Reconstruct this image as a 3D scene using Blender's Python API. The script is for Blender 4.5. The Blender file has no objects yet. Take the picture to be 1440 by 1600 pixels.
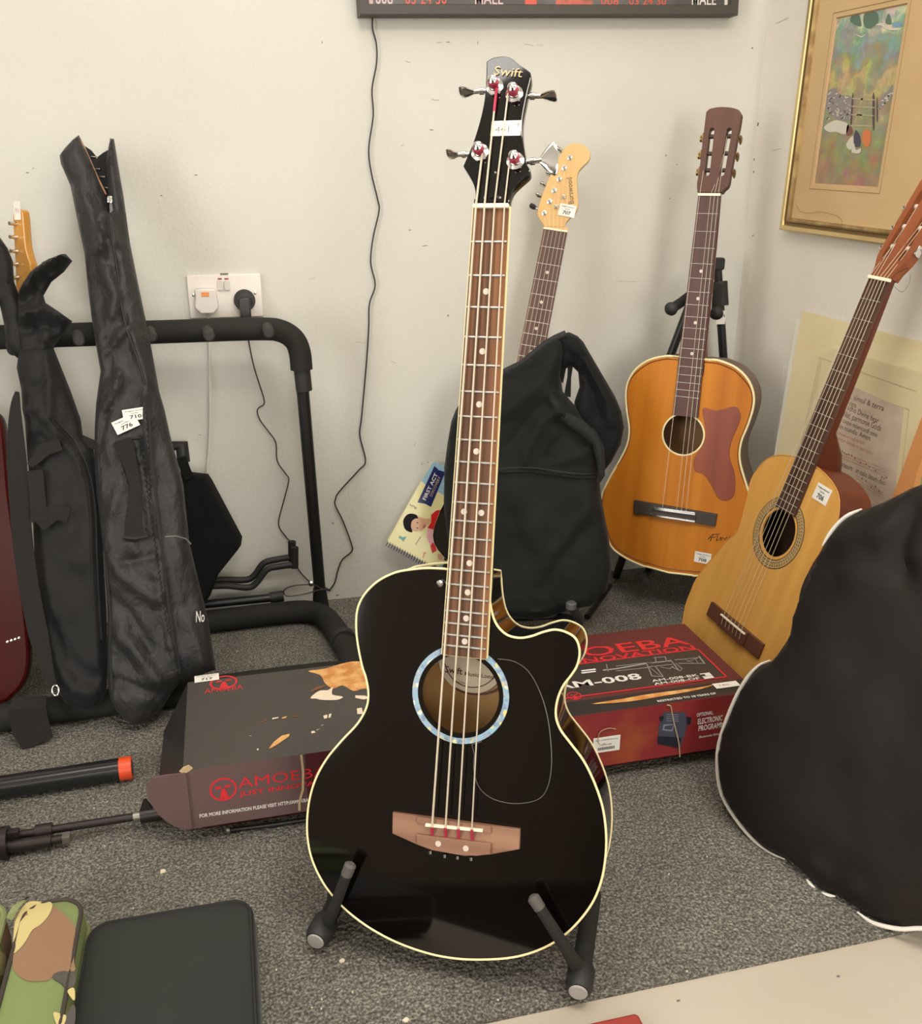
import bpy, math, random
import numpy as np
from mathutils import Vector, Matrix, noise
from mathutils.geometry import tessellate_polygon, delaunay_2d_cdt
random.seed(7)
scene = bpy.context.scene
COL = scene.collection

# ------------------------------------------------------------------ camera, light, exposure
CAM_H = 0.919                      # metres above the carpeted platform
FPX = 1452.0
PITCH = math.atan(513 / FPX); YAW = math.radians(14.0)
FW = np.array([math.sin(YAW) * math.cos(PITCH), math.cos(YAW) * math.cos(PITCH), -math.sin(PITCH)])
RT = np.array([math.cos(YAW), -math.sin(YAW), 0.0])
UP = np.cross(RT, FW)
CAMP = np.array([0, 0, CAM_H])
cam_data = bpy.data.cameras.new('camera')
cam = bpy.data.objects.new('camera', cam_data); COL.objects.link(cam)
cam.matrix_world = Matrix(((RT[0], UP[0], -FW[0], 0), (RT[1], UP[1], -FW[1], 0), (RT[2], UP[2], -FW[2], CAM_H), (0, 0, 0, 1)))
cam_data.sensor_fit = 'HORIZONTAL'; cam_data.sensor_width = 36.0
cam_data.lens = 36.0 * FPX / 1440.0
cam_data.clip_start = 0.02; cam_data.clip_end = 50
scene.camera = cam
scene.view_settings.view_transform = 'Standard'
scene.view_settings.look = 'None'
scene.view_settings.gamma = 1.0
scene.view_settings.use_curve_mapping = False
scene.view_settings.exposure = 0.47
world = bpy.data.worlds.new('world'); scene.world = world
world.use_nodes = True
world.node_tree.nodes['Background'].inputs[0].default_value = (0.9, 0.85, 0.78, 1)
world.node_tree.nodes['Background'].inputs[1].default_value = 0.3
def area(name, loc, sx, sy, power, colour, rot=(0, 0, 0)):
    d = bpy.data.lights.new(name, 'AREA'); d.shape = 'RECTANGLE'; d.size = sx; d.size_y = sy
    d.energy = power; d.color = colour
    o = bpy.data.objects.new(name, d); o.location = loc; o.rotation_euler = rot; COL.objects.link(o)
    return o
CEIL = 2.35
WARM = (1.0, 0.95, 0.885)
area('ceiling_panel_light', (-0.28, 0.84, CEIL - .03), 1.0, 0.34, 6.5, WARM)
area('ceiling_panel_light', (0.35, 1.40, CEIL - .03), 1.0, 0.5, 4, WARM)
area('ceiling_panel_light', (-1.6, 0.84, CEIL - .03), 1.2, 0.5, 2, WARM)
area('ceiling_panel_light', (0.55, 0.10, CEIL - .03), 1.2, 0.5, 22, WARM)
area('ceiling_panel_light', (-0.7, -2.60, CEIL - .03), 1.2, 0.6, 10, WARM)
area('left_fill_light', (-2.95, -1.00, 1.30), 2.2, 1.5, 64, (1.0, 0.98, 0.93), (0, -math.pi / 2, 0))   # added fill from the left, brightens the right wall
area('front_fill_light', (0.55, -4.9, 1.15), 1.1, 2.1, 75, (1.0, 0.98, 0.93), (math.pi / 2, 0, 0))    # added fill from behind the camera, evens out the back wall

# ------------------------------------------------------------------ pixel helpers (reading positions off the photograph)
def ray(x, y):
    return FW + RT * ((x - 720) / FPX) - UP * ((y - 800) / FPX)
def fl(x, y, z=0.0):
    r = ray(x, y); return r * ((z - CAM_H) / r[2]) + CAMP
def wl(x, y, Y=2.0):
    r = ray(x, y); return r * (Y / r[1]) + CAMP
def rw(x, y, X=1.172):
    r = ray(x, y); return r * (X / r[0]) + CAMP
class Frame:
    """a plane in the room: origin o, axes u (right), v (up), n (towards the viewer)"""
    def __init__(s, o, R): s.o = np.array(o, float); s.R = np.array(R, float)
    def p(s, u, v, n=0.0): return s.o + s.R @ np.array([u, v, n])
    def uv(s, x, y, dn=0.0):
        n = s.R[:, 2]; r = ray(x, y)
        t = (n @ (s.o + n * dn - CAMP)) / (n @ r)
        q = s.R.T @ (r * t + CAMP - s.o)
        return (q[0], q[1])
    def hit(s, x, y, dn=0.0):
        u, v = s.uv(x, y, dn); return s.p(u, v, dn)
    def tilt(s, deg, v0=0.0):
        a = math.radians(deg); c, k = math.cos(a), math.sin(a)
        u, v, n = s.R[:, 0], s.R[:, 1], s.R[:, 2]
        return Frame(s.p(0, v0, 0), np.array([u, c * v - k * n, c * n + k * v]).T)
def nrm(v): v = np.array(v, float); return v / np.linalg.norm(v)
def frame_n(o, n, up=(0, 0, 1)):
    n = nrm(n); u = nrm(np.cross(up, n)); v = np.cross(n, u)
    return Frame(o, np.array([u, v, n]).T)
def roty(R, d):
    a = math.radians(d); c, k = math.cos(a), math.sin(a)
    return np.array(R) @ np.array([[c, 0, k], [0, 1, 0], [-k, 0, c]])

# ------------------------------------------------------------------ materials
def S(r, g, b):
    f = lambda c: (c / 255) / 12.92 if c / 255 <= .04045 else ((c / 255 + .055) / 1.055) ** 2.4
    return (f(r), f(g), f(b), 1)
MATS = {}
def mat(name, col, rough=.5, metal=0, spec=.5, coat=0, sheen=0, trans=0, alpha=1, bump=None, var=None, emis=None, wrinkle=None):
    """bump=(scale,strength[,stretch]); var=(colour2, scale, stretch xyz, lo, hi)"""
    if name in MATS: return MATS[name]
    m = bpy.data.materials.new(name); m.use_nodes = True; MATS[name] = m
    nt = m.node_tree; b = nt.nodes['Principled BSDF']
    b.inputs['Base Color'].default_value = col
    b.inputs['Roughness'].default_value = rough; b.inputs['Metallic'].default_value = metal
    b.inputs['Specular IOR Level'].default_value = spec
    b.inputs['Coat Weight'].default_value = coat; b.inputs['Coat Roughness'].default_value = .03
    b.inputs['Sheen Weight'].default_value = sheen
    b.inputs['Transmission Weight'].default_value = trans; b.inputs['Alpha'].default_value = alpha
    tc = nt.nodes.new('ShaderNodeTexCoord')
    def mapped(st):
        mp = nt.nodes.new('ShaderNodeMapping'); mp.inputs['Scale'].default_value = st
        nt.links.new(tc.outputs['Object'], mp.inputs[0]); return mp
    if var:
        c2, sc, st, lo, hi = var
        nz = nt.nodes.new('ShaderNodeTexNoise'); nz.inputs['Scale'].default_value = sc
        nz.inputs['Detail'].default_value = 4
        nt.links.new(mapped(st).outputs[0], nz.inputs['Vector'])
        mr = nt.nodes.new('ShaderNodeMapRange'); mr.inputs[1].default_value = lo; mr.inputs[2].default_value = hi
        nt.links.new(nz.outputs['Fac'], mr.inputs[0])
        mx = nt.nodes.new('ShaderNodeMix'); mx.data_type = 'RGBA'
        mx.inputs[6].default_value = col; mx.inputs[7].default_value = c2
        nt.links.new(mr.outputs[0], mx.inputs[0]); nt.links.new(mx.outputs[2], b.inputs['Base Color'])
    if bump:
        nz = nt.nodes.new('ShaderNodeTexNoise'); nz.inputs['Scale'].default_value = bump[0]
        nz.inputs['Detail'].default_value = 5
        nt.links.new(mapped(bump[2] if len(bump) > 2 else (1, 1, 1)).outputs[0], nz.inputs['Vector'])
        bp = nt.nodes.new('ShaderNodeBump'); bp.inputs['Strength'].default_value = bump[1]
        bp.inputs['Distance'].default_value = .01 if len(bump) < 4 else bump[3]
        nt.links.new(nz.outputs['Fac'], bp.inputs['Height']); nt.links.new(bp.outputs[0], b.inputs['Normal'])
        if wrinkle:                                     # larger creases under the weave: (scale, distance, stretch)
            n2 = nt.nodes.new('ShaderNodeTexNoise'); n2.inputs['Scale'].default_value = wrinkle[0]; n2.inputs['Detail'].default_value = 3.5
            n2.inputs['Roughness'].default_value = .55; n2.inputs['Distortion'].default_value = .25
            nt.links.new(mapped(wrinkle[2] if len(wrinkle) > 2 else (1, 1, 1)).outputs[0], n2.inputs['Vector'])
            b2 = nt.nodes.new('ShaderNodeBump'); b2.inputs['Strength'].default_value = .9; b2.inputs['Distance'].default_value = wrinkle[1]
            nt.links.new(n2.outputs['Fac'], b2.inputs['Height']); nt.links.new(bp.outputs[0], b2.inputs['Normal']); nt.links.new(b2.outputs[0], b.inputs['Normal'])
    return m

# ------------------------------------------------------------------ mesh builder
def crom(pts, closed=True, n=6):
    pts = [np.array(p, float) for p in pts]; out = []; N = len(pts)
    for i in range(N if closed else N - 1):
        if closed: a, b, c, d = pts[i - 1], pts[i], pts[(i + 1) % N], pts[(i + 2) % N]
        else: a, b, c, d = pts[max(i - 1, 0)], pts[i], pts[i + 1], pts[min(i + 2, N - 1)]
        for k in range(n):
            t = k / n
            out.append(.5 * ((2 * b) + (-a + c) * t + (2 * a - 5 * b + 4 * c - d) * t * t + (-a + 3 * b - 3 * c + d) * t ** 3))
    if not closed: out.append(pts[-1])
    return out
TXT = {}
def text_geo(s, bold=0.0):
    k = (s, bold)
    if k not in TXT:
        cu = bpy.data.curves.new('lettering', 'FONT'); cu.body = s; cu.size = 1; cu.resolution_u = 2; cu.offset = bold
        o = bpy.data.objects.new('lettering', cu); COL.objects.link(o)
        dg = bpy.context.evaluated_depsgraph_get()
        me = bpy.data.meshes.new_from_object(o.evaluated_get(dg))
        vs = np.array([v.co[:2] for v in me.vertices]) if len(me.vertices) else np.zeros((1, 2)); fs = [tuple(p.vertices) for p in me.polygons]
        bpy.data.objects.remove(o); bpy.data.meshes.remove(me); bpy.data.curves.remove(cu)
        lo = vs.min(0); hi = vs.max(0)
        TXT[k] = (vs, fs, lo, hi)
    return TXT[k]
class MB:
    def __init__(s): s.v = []; s.f = []; s.m = []; s.mats = []
    def mi(s, m):
        if m not in s.mats: s.mats.append(m)
        return s.mats.index(m)
    def add(s, vs, fs, m):
        b = len(s.v); k = s.mi(m); s.v += [tuple(map(float, q)) for q in vs]
        for f in fs: s.f.append(tuple(b + i for i in f)); s.m.append(k)
        return s
    def box(s, F, c, size, m, bev=0.0):
        u, v, n = c; a, b, h = [q / 2 for q in size]
        if bev <= 0:
            vs = [F.p(u + i * a, v + j * b, n + k * h) for k in (-1, 1) for j in (-1, 1) for i in (-1, 1)]
            s.add(vs, [(0, 2, 3, 1), (4, 5, 7, 6), (0, 1, 5, 4), (2, 6, 7, 3), (0, 4, 6, 2), (1, 3, 7, 5)], m)
        else:
            e = bev; o = [(-a + e, -b), (a - e, -b), (a, -b + e), (a, b - e), (a - e, b), (-a + e, b), (-a, b - e), (-a, -b + e)]
            o = [(u + x, v + y) for x, y in o]; s.prism(F, o, n - h, n + h, m, bev=min(e, h * .9))
        return s
    def prism(s, F, o, n0, n1, m, side=None, bev=0.0, holes=()):
        """outline o (uv list, anticlockwise seen from +n) between n0 (back) and n1 (front)"""
        o = [tuple(q)[:2] for q in o]
        if sum(a[0] * b[1] - b[0] * a[1] for a, b in zip(o, o[1:] + o[:1])) < 0: o = o[::-1]
        side = side or m; N = len(o)
        def inset(d):
            r = []
            for i in range(N):
                p0, p1, p2 = np.array(o[i - 1]), np.array(o[i]), np.array(o[(i + 1) % N])
                a = p1 - p0; c = p2 - p1; na = np.array([-a[1], a[0]]) / (np.linalg.norm(a) + 1e-12); nc = np.array([-c[1], c[0]]) / (np.linalg.norm(c) + 1e-12)
                q = na + nc; q /= max(np.linalg.norm(q), 1e-6); r.append(tuple(p1 + q * d))
            return r
        rings = [(o, n0), (o, n1)] if bev <= 0 else [(inset(bev), n0), (inset(bev * .3), n0 + bev * .3), (o, n0 + bev), (o, n1 - bev), (inset(bev * .3), n1 - bev * .3), (inset(bev), n1)]
        vs = []; fs = []
        for r, z in rings: vs += [F.p(x, y, z) for x, y in r]
        for k in range(len(rings) - 1):
            for i in range(N):
                j = (i + 1) % N; fs.append((k * N + i, k * N + j, (k + 1) * N + j, (k + 1) * N + i))
        s.add(vs, fs, side)
        for r, z, fl_ in ((rings[0][0], rings[0][1], True), (rings[-1][0], rings[-1][1], False)):
            s.plate(F, r, z, m if not fl_ else side, holes, flip=fl_)
        for h in holes:
            M = len(h); hv = [F.p(x, y, n0) for x, y in h] + [F.p(x, y, n1) for x, y in h]
            s.add(hv, [(i, M + i, M + (i + 1) % M, (i + 1) % M) for i in range(M)], side)
        return s
    def plate(s, F, o, z, m, holes=(), flip=False):
        loops = [[Vector((x, y, 0)) for x, y in o]] + [[Vector((x, y, 0)) for x, y in h] for h in holes]
        tr = tessellate_polygon(loops); al = [q for l in loops for q in l]
        out = []
        for a, b, c in tr:
            A, B, C = al[a], al[b], al[c]
            cr = (B.x - A.x) * (C.y - A.y) - (B.y - A.y) * (C.x - A.x)
            if abs(cr) < 1e-14: continue
            t = (a, b, c) if (cr > 0) != flip else (a, c, b); out.append(t)
        return s.add([F.p(q.x, q.y, z) for q in al], out, m)
    def tube(s, pts, r, m, sides=10, cap=True, closed=False, flat=None):
        P = [np.array(q, float) for q in pts]; N = len(P); rr = r if hasattr(r, '__len__') else [r] * N
        vs = []; fs = []; up = None
        for i in range(N):
            t = nrm((P[(i + 1) % N] - P[i - 1]) if closed else (P[min(i + 1, N - 1)] - P[max(i - 1, 0)]))
            if up is None:
                up = np.array([0, 0, 1.]) if flat is None else np.array(flat, float)
                if abs(t @ up) > .9 and flat is None: up = np.array([1., 0, 0])
            up = nrm(up - t * (up @ t)); w = np.cross(t, up)
            for k in range(sides):
                a = 2 * math.pi * k / sides
                q = rr[i] if not isinstance(rr[i], tuple) else None
                if q is not None: vs.append(P[i] + q * (math.cos(a) * w + math.sin(a) * up))
                else: vs.append(P[i] + rr[i][0] * math.cos(a) * w + rr[i][1] * math.sin(a) * up)
        for i in range(N if closed else N - 1):
            j = (i + 1) % N
            for k in range(sides):
                l = (k + 1) % sides; fs.append((i * sides + k, i * sides + l, j * sides + l, j * sides + k))
        if cap and not closed: fs += [tuple(range(sides))[::-1], tuple((N - 1) * sides + k for k in range(sides))]
        return s.add(vs, fs, m)
    def lathe(s, base, axis, prof, m, sides=20):
        """prof: list of (r, h) along axis from base"""
        base = np.array(base, float); ax = nrm(axis); up = np.array([0, 0, 1.]) if abs(ax[2]) < .9 else np.array([1., 0, 0])
        a = nrm(np.cross(up, ax)); b = np.cross(ax, a); vs = []; fs = []
        for r, h in prof:
            for k in range(sides):
                t = 2 * math.pi * k / sides; vs.append(base + ax * h + max(r, 1e-5) * (math.cos(t) * a + math.sin(t) * b))
        for i in range(len(prof) - 1):
            for k in range(sides):
                l = (k + 1) % sides; fs.append((i * sides + k, i * sides + l, (i + 1) * sides + l, (i + 1) * sides + k))
        fs += [tuple(range(sides))[::-1], tuple((len(prof) - 1) * sides + k for k in range(sides))]
        return s.add(vs, fs, m)
    def ribbon(s, pts, width, wdir, m, th=.0015):
        """flat strap along pts; wdir = width direction (one or per point)"""
        P = [np.array(q, float) for q in pts]; N = len(P); vs = []; fs = []
        for i in range(N):
            t = nrm(P[min(i + 1, N - 1)] - P[max(i - 1, 0)]); wd = np.array(wdir[i] if hasattr(wdir[0], '__len__') else wdir, float)
            wd = nrm(wd - t * (wd @ t)); nn = np.cross(t, wd); w = width[i] if hasattr(width, '__len__') else width
            for a, b in ((-1, -1), (1, -1), (1, 1), (-1, 1)): vs.append(P[i] + wd * a * w / 2 + nn * b * th / 2)
        for i in range(N - 1):
            for k in range(4): fs.append((i * 4 + k, i * 4 + (k + 1) % 4, i * 4 + 4 + (k + 1) % 4, i * 4 + 4 + k))
        fs += [(3, 2, 1, 0), tuple((N - 1) * 4 + k for k in range(4))]
        return s.add(vs, fs, m)
    def text(s, st, A, B, h, n, m, bold=.0, off=.0004):
        """lettering whose baseline runs from world point A to B, cap height h, facing n"""
        vs, fs, lo, hi = text_geo(st, bold); A = np.array(A, float); B = np.array(B, float); n = nrm(n)
        u = B - A; W = np.linalg.norm(u); u = u / W; v = np.cross(n, u)
        su = W / (hi[0] - lo[0]); capv = text_geo('H', bold); sv = h / (capv[3][1] - capv[2][1])
        return s.add([A + u * (q[0] - lo[0]) * su + v * q[1] * sv + n * off for q in vs], fs, m)
    def build(s, name, parent=None, auto=40, **tags):
        W = np.array(s.v)
        if parent is not None: M = parent['_m']; par = parent['o']
        else:
            lo = W.min(0); hi = W.max(0); M = Matrix.Translation(((lo[0] + hi[0]) / 2, (lo[1] + hi[1]) / 2, lo[2])); par = None
        Mi = np.array(M.inverted()); L = W @ Mi[:3, :3].T + Mi[:3, 3]
        me = bpy.data.meshes.new(name); me.from_pydata(L.tolist(), [], s.f); 
        for m in s.mats: me.materials.append(m)
        me.polygons.foreach_set('material_index', s.m); me.polygons.foreach_set('use_smooth', [auto > 0] * len(s.f))
        me.update()
        if auto > 0: me.set_sharp_from_angle(angle=math.radians(auto))
        o = bpy.data.objects.new(name, me); COL.objects.link(o)
        if par is not None: o.parent = par
        else: o.matrix_world = M
        for k, v in tags.items(): o[k] = v
        return {'o': o, '_m': M}
def thing(name, label, cat, base, R=None, group=None):
    o = bpy.data.objects.new(name, None); COL.objects.link(o)
    M = Matrix.Translation(Vector(base)) @ (Matrix(np.array(R).tolist()).to_4x4() if R is not None else Matrix.Identity(4))
    o.matrix_world = M; o.empty_display_size = .05; o['label'] = label; o['category'] = cat
    if group: o['group'] = group
    return {'o': o, '_m': M}
def circ(c, r, n=48, ry=None, a0=0, a1=2 * math.pi):
    ry = ry or r; return [(c[0] + r * math.cos(a0 + (a1 - a0) * k / n), c[1] + ry * math.sin(a0 + (a1 - a0) * k / n)) for k in range(n)]
I3 = np.eye(3)
FLOORF = Frame((0, 0, 0), I3)                                  # u = x, v = y, n = z
BACKF = Frame((0, 2.0, 0), np.array([[1, 0, 0], [0, 0, 1], [0, -1, 0]]).T)      # on the back wall
RIGHTF = Frame((1.172, 0, 0), np.array([[0, -1, 0], [0, 0, 1], [-1, 0, 0]]).T)  # on the right wall

# ------------------------------------------------------------------ soft shapes
def segdist(P, poly, closed):
    P = np.asarray(P); d = np.full(len(P), 1e9); A = np.array(poly); B = np.roll(A, -1, 0)
    if not closed: A = A[:-1]; B = B[:-1]
    for a, b in zip(A, B):
        ab = b - a; t = np.clip(((P - a) @ ab) / (ab @ ab + 1e-12), 0, 1); d = np.minimum(d, np.linalg.norm(P - (a + t[:, None] * ab), axis=1))
    return d
def inside(P, poly):
    P = np.asarray(P); A = np.array(poly); B = np.roll(A, -1, 0); c = np.zeros(len(P), bool)
    for a, b in zip(A, B):
        m = ((a[1] > P[:, 1]) != (b[1] > P[:, 1])); 
        x = (b[0] - a[0]) * (P[:, 1] - a[1]) / ((b[1] - a[1]) or 1e-12) + a[0]; c ^= m & (P[:, 0] < x)
    return c
def pillow(mb, F, outline, tf, tb, rim, res, m, creases=(), amp=0.0, fs=9.0, stretch=(1, 1), p=2.2, tilt=None, seed=0):
    o = [tuple(q[:2]) for q in outline]; A = np.array(o)
    if sum(a[0] * b[1] - b[0] * a[1] for a, b in zip(o, o[1:] + o[:1])) < 0: o = o[::-1]; A = np.array(o)
    lo, hi = A.min(0), A.max(0)
    gx = np.arange(lo[0], hi[0], res); gy = np.arange(lo[1], hi[1], res * .866)
    G = np.array([(x + (res / 2 if j % 2 else 0), y) for j, y in enumerate(gy) for x in gx])
    G = G[inside(G, o)]; G = G[segdist(G, o, True) > res * .45]
    pts = [Vector(q) for q in o] + [Vector(q) for q in G]; n = len(o)
    r = delaunay_2d_cdt(pts, [], [list(range(n))], 1, 1e-7)
    V = np.array([tuple(v) for v in r[0]]); T = r[2]
    d = segdist(V, o, True); k = np.clip(d / rim, 0, 1); prof = (1 - (1 - k) ** p) ** (1 / p)
    h = tf * prof; fade = np.clip(d / (rim * .5), 0, 1)
    if amp: h = h + amp * fade * np.array([noise.fractal(Vector((v[0] * fs * stretch[0], v[1] * fs * stretch[1], seed)), 1.0, 2.0, 3) for v in V])
    for line, a, w in creases: h = h + a * fade * np.exp(-(segdist(V, line, False) / w) ** 2)
    if tilt is not None: h = h + np.array([tilt(v[0], v[1]) for v in V])
    hb = -tb * prof + (np.array([tilt(v[0], v[1]) for v in V]) if tilt is not None else 0)
    edge = d < 1e-6
    vs = [F.p(v[0], v[1], a) for v, a in zip(V, h)]; nb = {}
    for i, v in enumerate(V):
        if edge[i]: nb[i] = i
        else: nb[i] = len(vs); vs.append(F.p(v[0], v[1], hb[i]))
    fsx = []
    for t in T:
        a, b, c = t[:3]
        cr = (V[b][0] - V[a][0]) * (V[c][1] - V[a][1]) - (V[b][1] - V[a][1]) * (V[c][0] - V[a][0])
        if cr < 0: b, c = c, b
        fsx.append((a, b, c)); fsx.append((nb[a], nb[c], nb[b]))
    mb.add(vs, fsx, m)
    def height(u, v):
        q = np.array([[u, v]]); dd = segdist(q, o, True)[0]; kk = min(dd / rim, 1); hh = tf * (1 - (1 - kk) ** p) ** (1 / p); f2 = min(dd / (rim * .5), 1)
        if amp: hh += amp * f2 * noise.fractal(Vector((u * fs * stretch[0], v * fs * stretch[1], seed)), 1.0, 2.0, 3)
        for line, a, w in creases: hh += a * f2 * math.exp(-(segdist(q, line, False)[0] / w) ** 2)
        return hh + (tilt(u, v) if tilt else 0)
    return height
def lot_tag(parent, F, px, number, dn, w=.038, h=.026, ang=0.0, name='lot_tag', height=None, curl=0):
    """small white auction sticker centred on photo pixel px, lying on frame F"""
    u, v = F.uv(px[0], px[1], dn); 
    if height: dn = height(u, v) + .002
    a = math.radians(ang); R = F.R @ np.array([[math.cos(a), -math.sin(a), 0], [math.sin(a), math.cos(a), 0], [0, 0, 1]])
    T = Frame(F.p(u, v, dn), R); mb = MB(); pm = mat('label_paper', S(228, 224, 214), .6); ink = mat('ink_black', S(35, 33, 34), .6)
    mb.box(T, (0, 0, 0.0003), (w, h, .0006), pm)
    n = T.R[:, 2]
    mb.text('Hodgson Auctions', T.p(-w * .40, h * .26, .0006), T.p(w * .40, h * .26, .0006), h * .10, n, ink, .01)
    mb.text('Lot No.', T.p(-w * .16, h * .06, .0006), T.p(w * .16, h * .06, .0006), h * .10, n, ink, .01)
    if number: mb.text(number, T.p(-w * .24, -h * .34, .0006), T.p(w * .24, -h * .34, .0006), h * .30, n, ink, .02)
    return mb.build(name, parent)
# ------------------------------------------------------------------ room
def setting(mb, name): return mb.build(name, None, 0, kind='structure')
wall_m = mat('painted_wall', S(206, 204, 195), .75, bump=(120, .25, (1, 1, 1), .004), var=(S(200, 197, 186), 3, (1, 1, 1), .3, .75))  # back wall colour lowered to offset the stronger light falling on it
wallr_m = mat('painted_wall_brightened', S(228, 222, 211), .75, bump=(120, .25, (1, 1, 1), .004), var=(S(222, 215, 203), 3, (1, 1, 1), .3, .75))  # right wall colour raised to make up for the weaker light there
scuff_m = mat('scuff_mark', S(168, 160, 148), .8); scuffd_m = mat('scuff_mark_dark', S(110, 102, 96), .8)
def carpet_material():
    m = bpy.data.materials.new('grey_carpet'); m.use_nodes = True; nt = m.node_tree; b = nt.nodes['Principled BSDF']
    b.inputs['Roughness'].default_value = .95; b.inputs['Specular IOR Level'].default_value = .15
    tc = nt.nodes.new('ShaderNodeTexCoord')
    n1 = nt.nodes.new('ShaderNodeTexNoise'); n1.inputs['Scale'].default_value = 300; n1.inputs['Detail'].default_value = 3
    n2 = nt.nodes.new('ShaderNodeTexNoise'); n2.inputs['Scale'].default_value = 9; n2.inputs['Detail'].default_value = 4
    n3 = nt.nodes.new('ShaderNodeTexVoronoi'); n3.inputs['Scale'].default_value = 150
    for n in (n1, n2, n3): nt.links.new(tc.outputs['Object'], n.inputs['Vector'])
    cr = nt.nodes.new('ShaderNodeValToRGB'); e = cr.color_ramp.elements
    e[0].position = .3; e[0].color = S(68, 66, 62); e[1].position = .74; e[1].color = S(166, 160, 148)
    q = cr.color_ramp.elements.new(.5); q.color = S(106, 103, 96)
    nt.links.new(n1.outputs['Fac'], cr.inputs[0])
    mx = nt.nodes.new('ShaderNodeMix'); mx.data_type = 'RGBA'; mx.blend_type = 'MULTIPLY'; mx.inputs[0].default_value = .5
    mr = nt.nodes.new('ShaderNodeMapRange'); mr.inputs[1].default_value = .3; mr.inputs[2].default_value = .7; mr.inputs[3].default_value = .6; mr.inputs[4].default_value = 1.15
    nt.links.new(n2.outputs['Fac'], mr.inputs[0]); nt.links.new(cr.outputs[0], mx.inputs[6]); nt.links.new(mr.outputs[0], mx.inputs[7])
    nt.links.new(mx.outputs[2], b.inputs['Base Color'])
    bp = nt.nodes.new('ShaderNodeBump'); bp.inputs['Strength'].default_value = .7; bp.inputs['Distance'].default_value = .004
    nt.links.new(n3.outputs['Distance'], bp.inputs['Height']); nt.links.new(bp.outputs[0], b.inputs['Normal'])
    return m
carpet_m = carpet_material()
EDGE = 0.7925                                                   # front edge of the carpet
mb = MB(); mb.add([(-3, EDGE, 0), (1.172, EDGE, 0), (1.172, 2, 0), (-3, 2, 0), (-3, EDGE, -.006), (1.172, EDGE, -.006)], [(0, 1, 2, 3), (4, 5, 1, 0)], carpet_m); setting(mb, 'floor')
ledge_m = mat('beige_laminate', S(186, 177, 161), .5, var=(S(180, 170, 153), 6, (1, 1, 1), .35, .7))
mb = MB(); mb.box(FLOORF, (-.914, 1.25, -.036), (4.172, 1.5, .06), ledge_m); 
for (x, y) in ((1060, 1558), (980, 1535), (1310, 1520)): q = fl(x, y); mb.box(FLOORF, (q[0], q[1], -.0055), (.004, .002, .001), scuffd_m)
setting(mb, 'trim_1')
mb = MB(); mb.box(FLOORF, (0, -1.6, -.56), (6, 7.2, .04), mat('shop_floor', S(48, 42, 38), .5)); setting(mb, 'floor_lower')
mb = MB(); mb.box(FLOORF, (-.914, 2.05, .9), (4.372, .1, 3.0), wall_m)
random.seed(3)
def scuff(F, px, py, L, ang, th, m):
    u, v = F.uv(px, py); a = math.radians(ang); pts = []
    for k in range(5): t = (k / 4 - .5) * L; pts.append(F.p(u + t * math.cos(a), v + t * math.sin(a) + random.uniform(-.0008, .0008), .0002))
    mb.ribbon(pts, [th * .3, th, th * .8, th, th * .2], F.R[:, 1] if abs(math.cos(a)) > .6 else F.R[:, 0], m, .0003)
for (x, y, L, a, t) in ((503, 66, .003, 80, .002), (686, 66, .013, 0, .0018), (700, 66, .008, 0, .0016), (746, 67, .006, 90, .0014), (826, 70, .022, -8, .0015), (843, 71, .016, 0, .001), (637, 97, .010, -10, .001),
        (680, 156, .018, 0, .0022), (674, 203, .008, 0, .002), (628, 227, .006, 0, .001), (306, 274, .006, 0, .002), (252, 306, .004, 0, .002), (665, 384, .010, 0, .0012), (563, 535, .030, -4, .001),
        (615, 566, .018, -30, .0012), (700, 493, .004, 40, .003), (860, 268, .004, 10, .002), (640, 359, .006, 0, .0018), (662, 384, .01, 0, .001), (323, 391, .003, 90, .001), (43, 270, .006, 0, .002), (52, 263, .005, 30, .001),
        (648, 694, .014, 70, .001), (659, 725, .003, 20, .0022), (668, 722, .003, 20, .002), (520, 817, .004, 0, .003), (527, 930, .008, 10, .003), (1175, 75, .004, 30, .003), (1040, 243, .003, 0, .003), (1057, 257, .003, 0, .002), (1046, 310, .003, 0, .002),
        (488, 435, .015, 20, .001), (260, 670, .003, 0, .002), (312, 680, .008, 0, .001), (980, 440, .06, -1, .0012)):
    scuff(BACKF, x, y, L, a, t, scuff_m if L > .012 else scuffd_m)
setting(mb, 'wall_back')
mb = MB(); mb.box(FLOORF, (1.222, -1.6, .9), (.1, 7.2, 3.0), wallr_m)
for (x, y, L, a, t) in ((1184, 194, .008, 80, .006), (1178, 249, .006, 60, .004), (1177, 269, .006, 40, .004), (1213, 234, .04, 4, .0014), (1222, 32, .05, 6, .002), (1176, 368, .008, 20, .002)):
    scuff(RIGHTF, x, y, L, a, t, scuff_m if L > .02 else scuffd_m)
setting(mb, 'wall_right')
mb = MB(); mb.box(FLOORF, (-3.05, -1.6, .9), (.1, 7.2, 3.0), mat('far_wall_left', S(150, 135, 120), .8)); setting(mb, 'wall_left')
mb = MB(); mb.box(FLOORF, (0, -5.0, .9), (6.4, .1, 3.0), mat('far_wall_front', S(96, 72, 60), .8, var=(S(30, 24, 22), 1.3, (1, 1, 1.6), .42, .58))); setting(mb, 'wall_front')
mb = MB(); mb.box(FLOORF, (0, -1.6, CEIL + .05), (6.2, 7.2, .1), mat('ceiling_white', S(222, 216, 206), .8)); setting(mb, 'ceiling')

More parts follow.
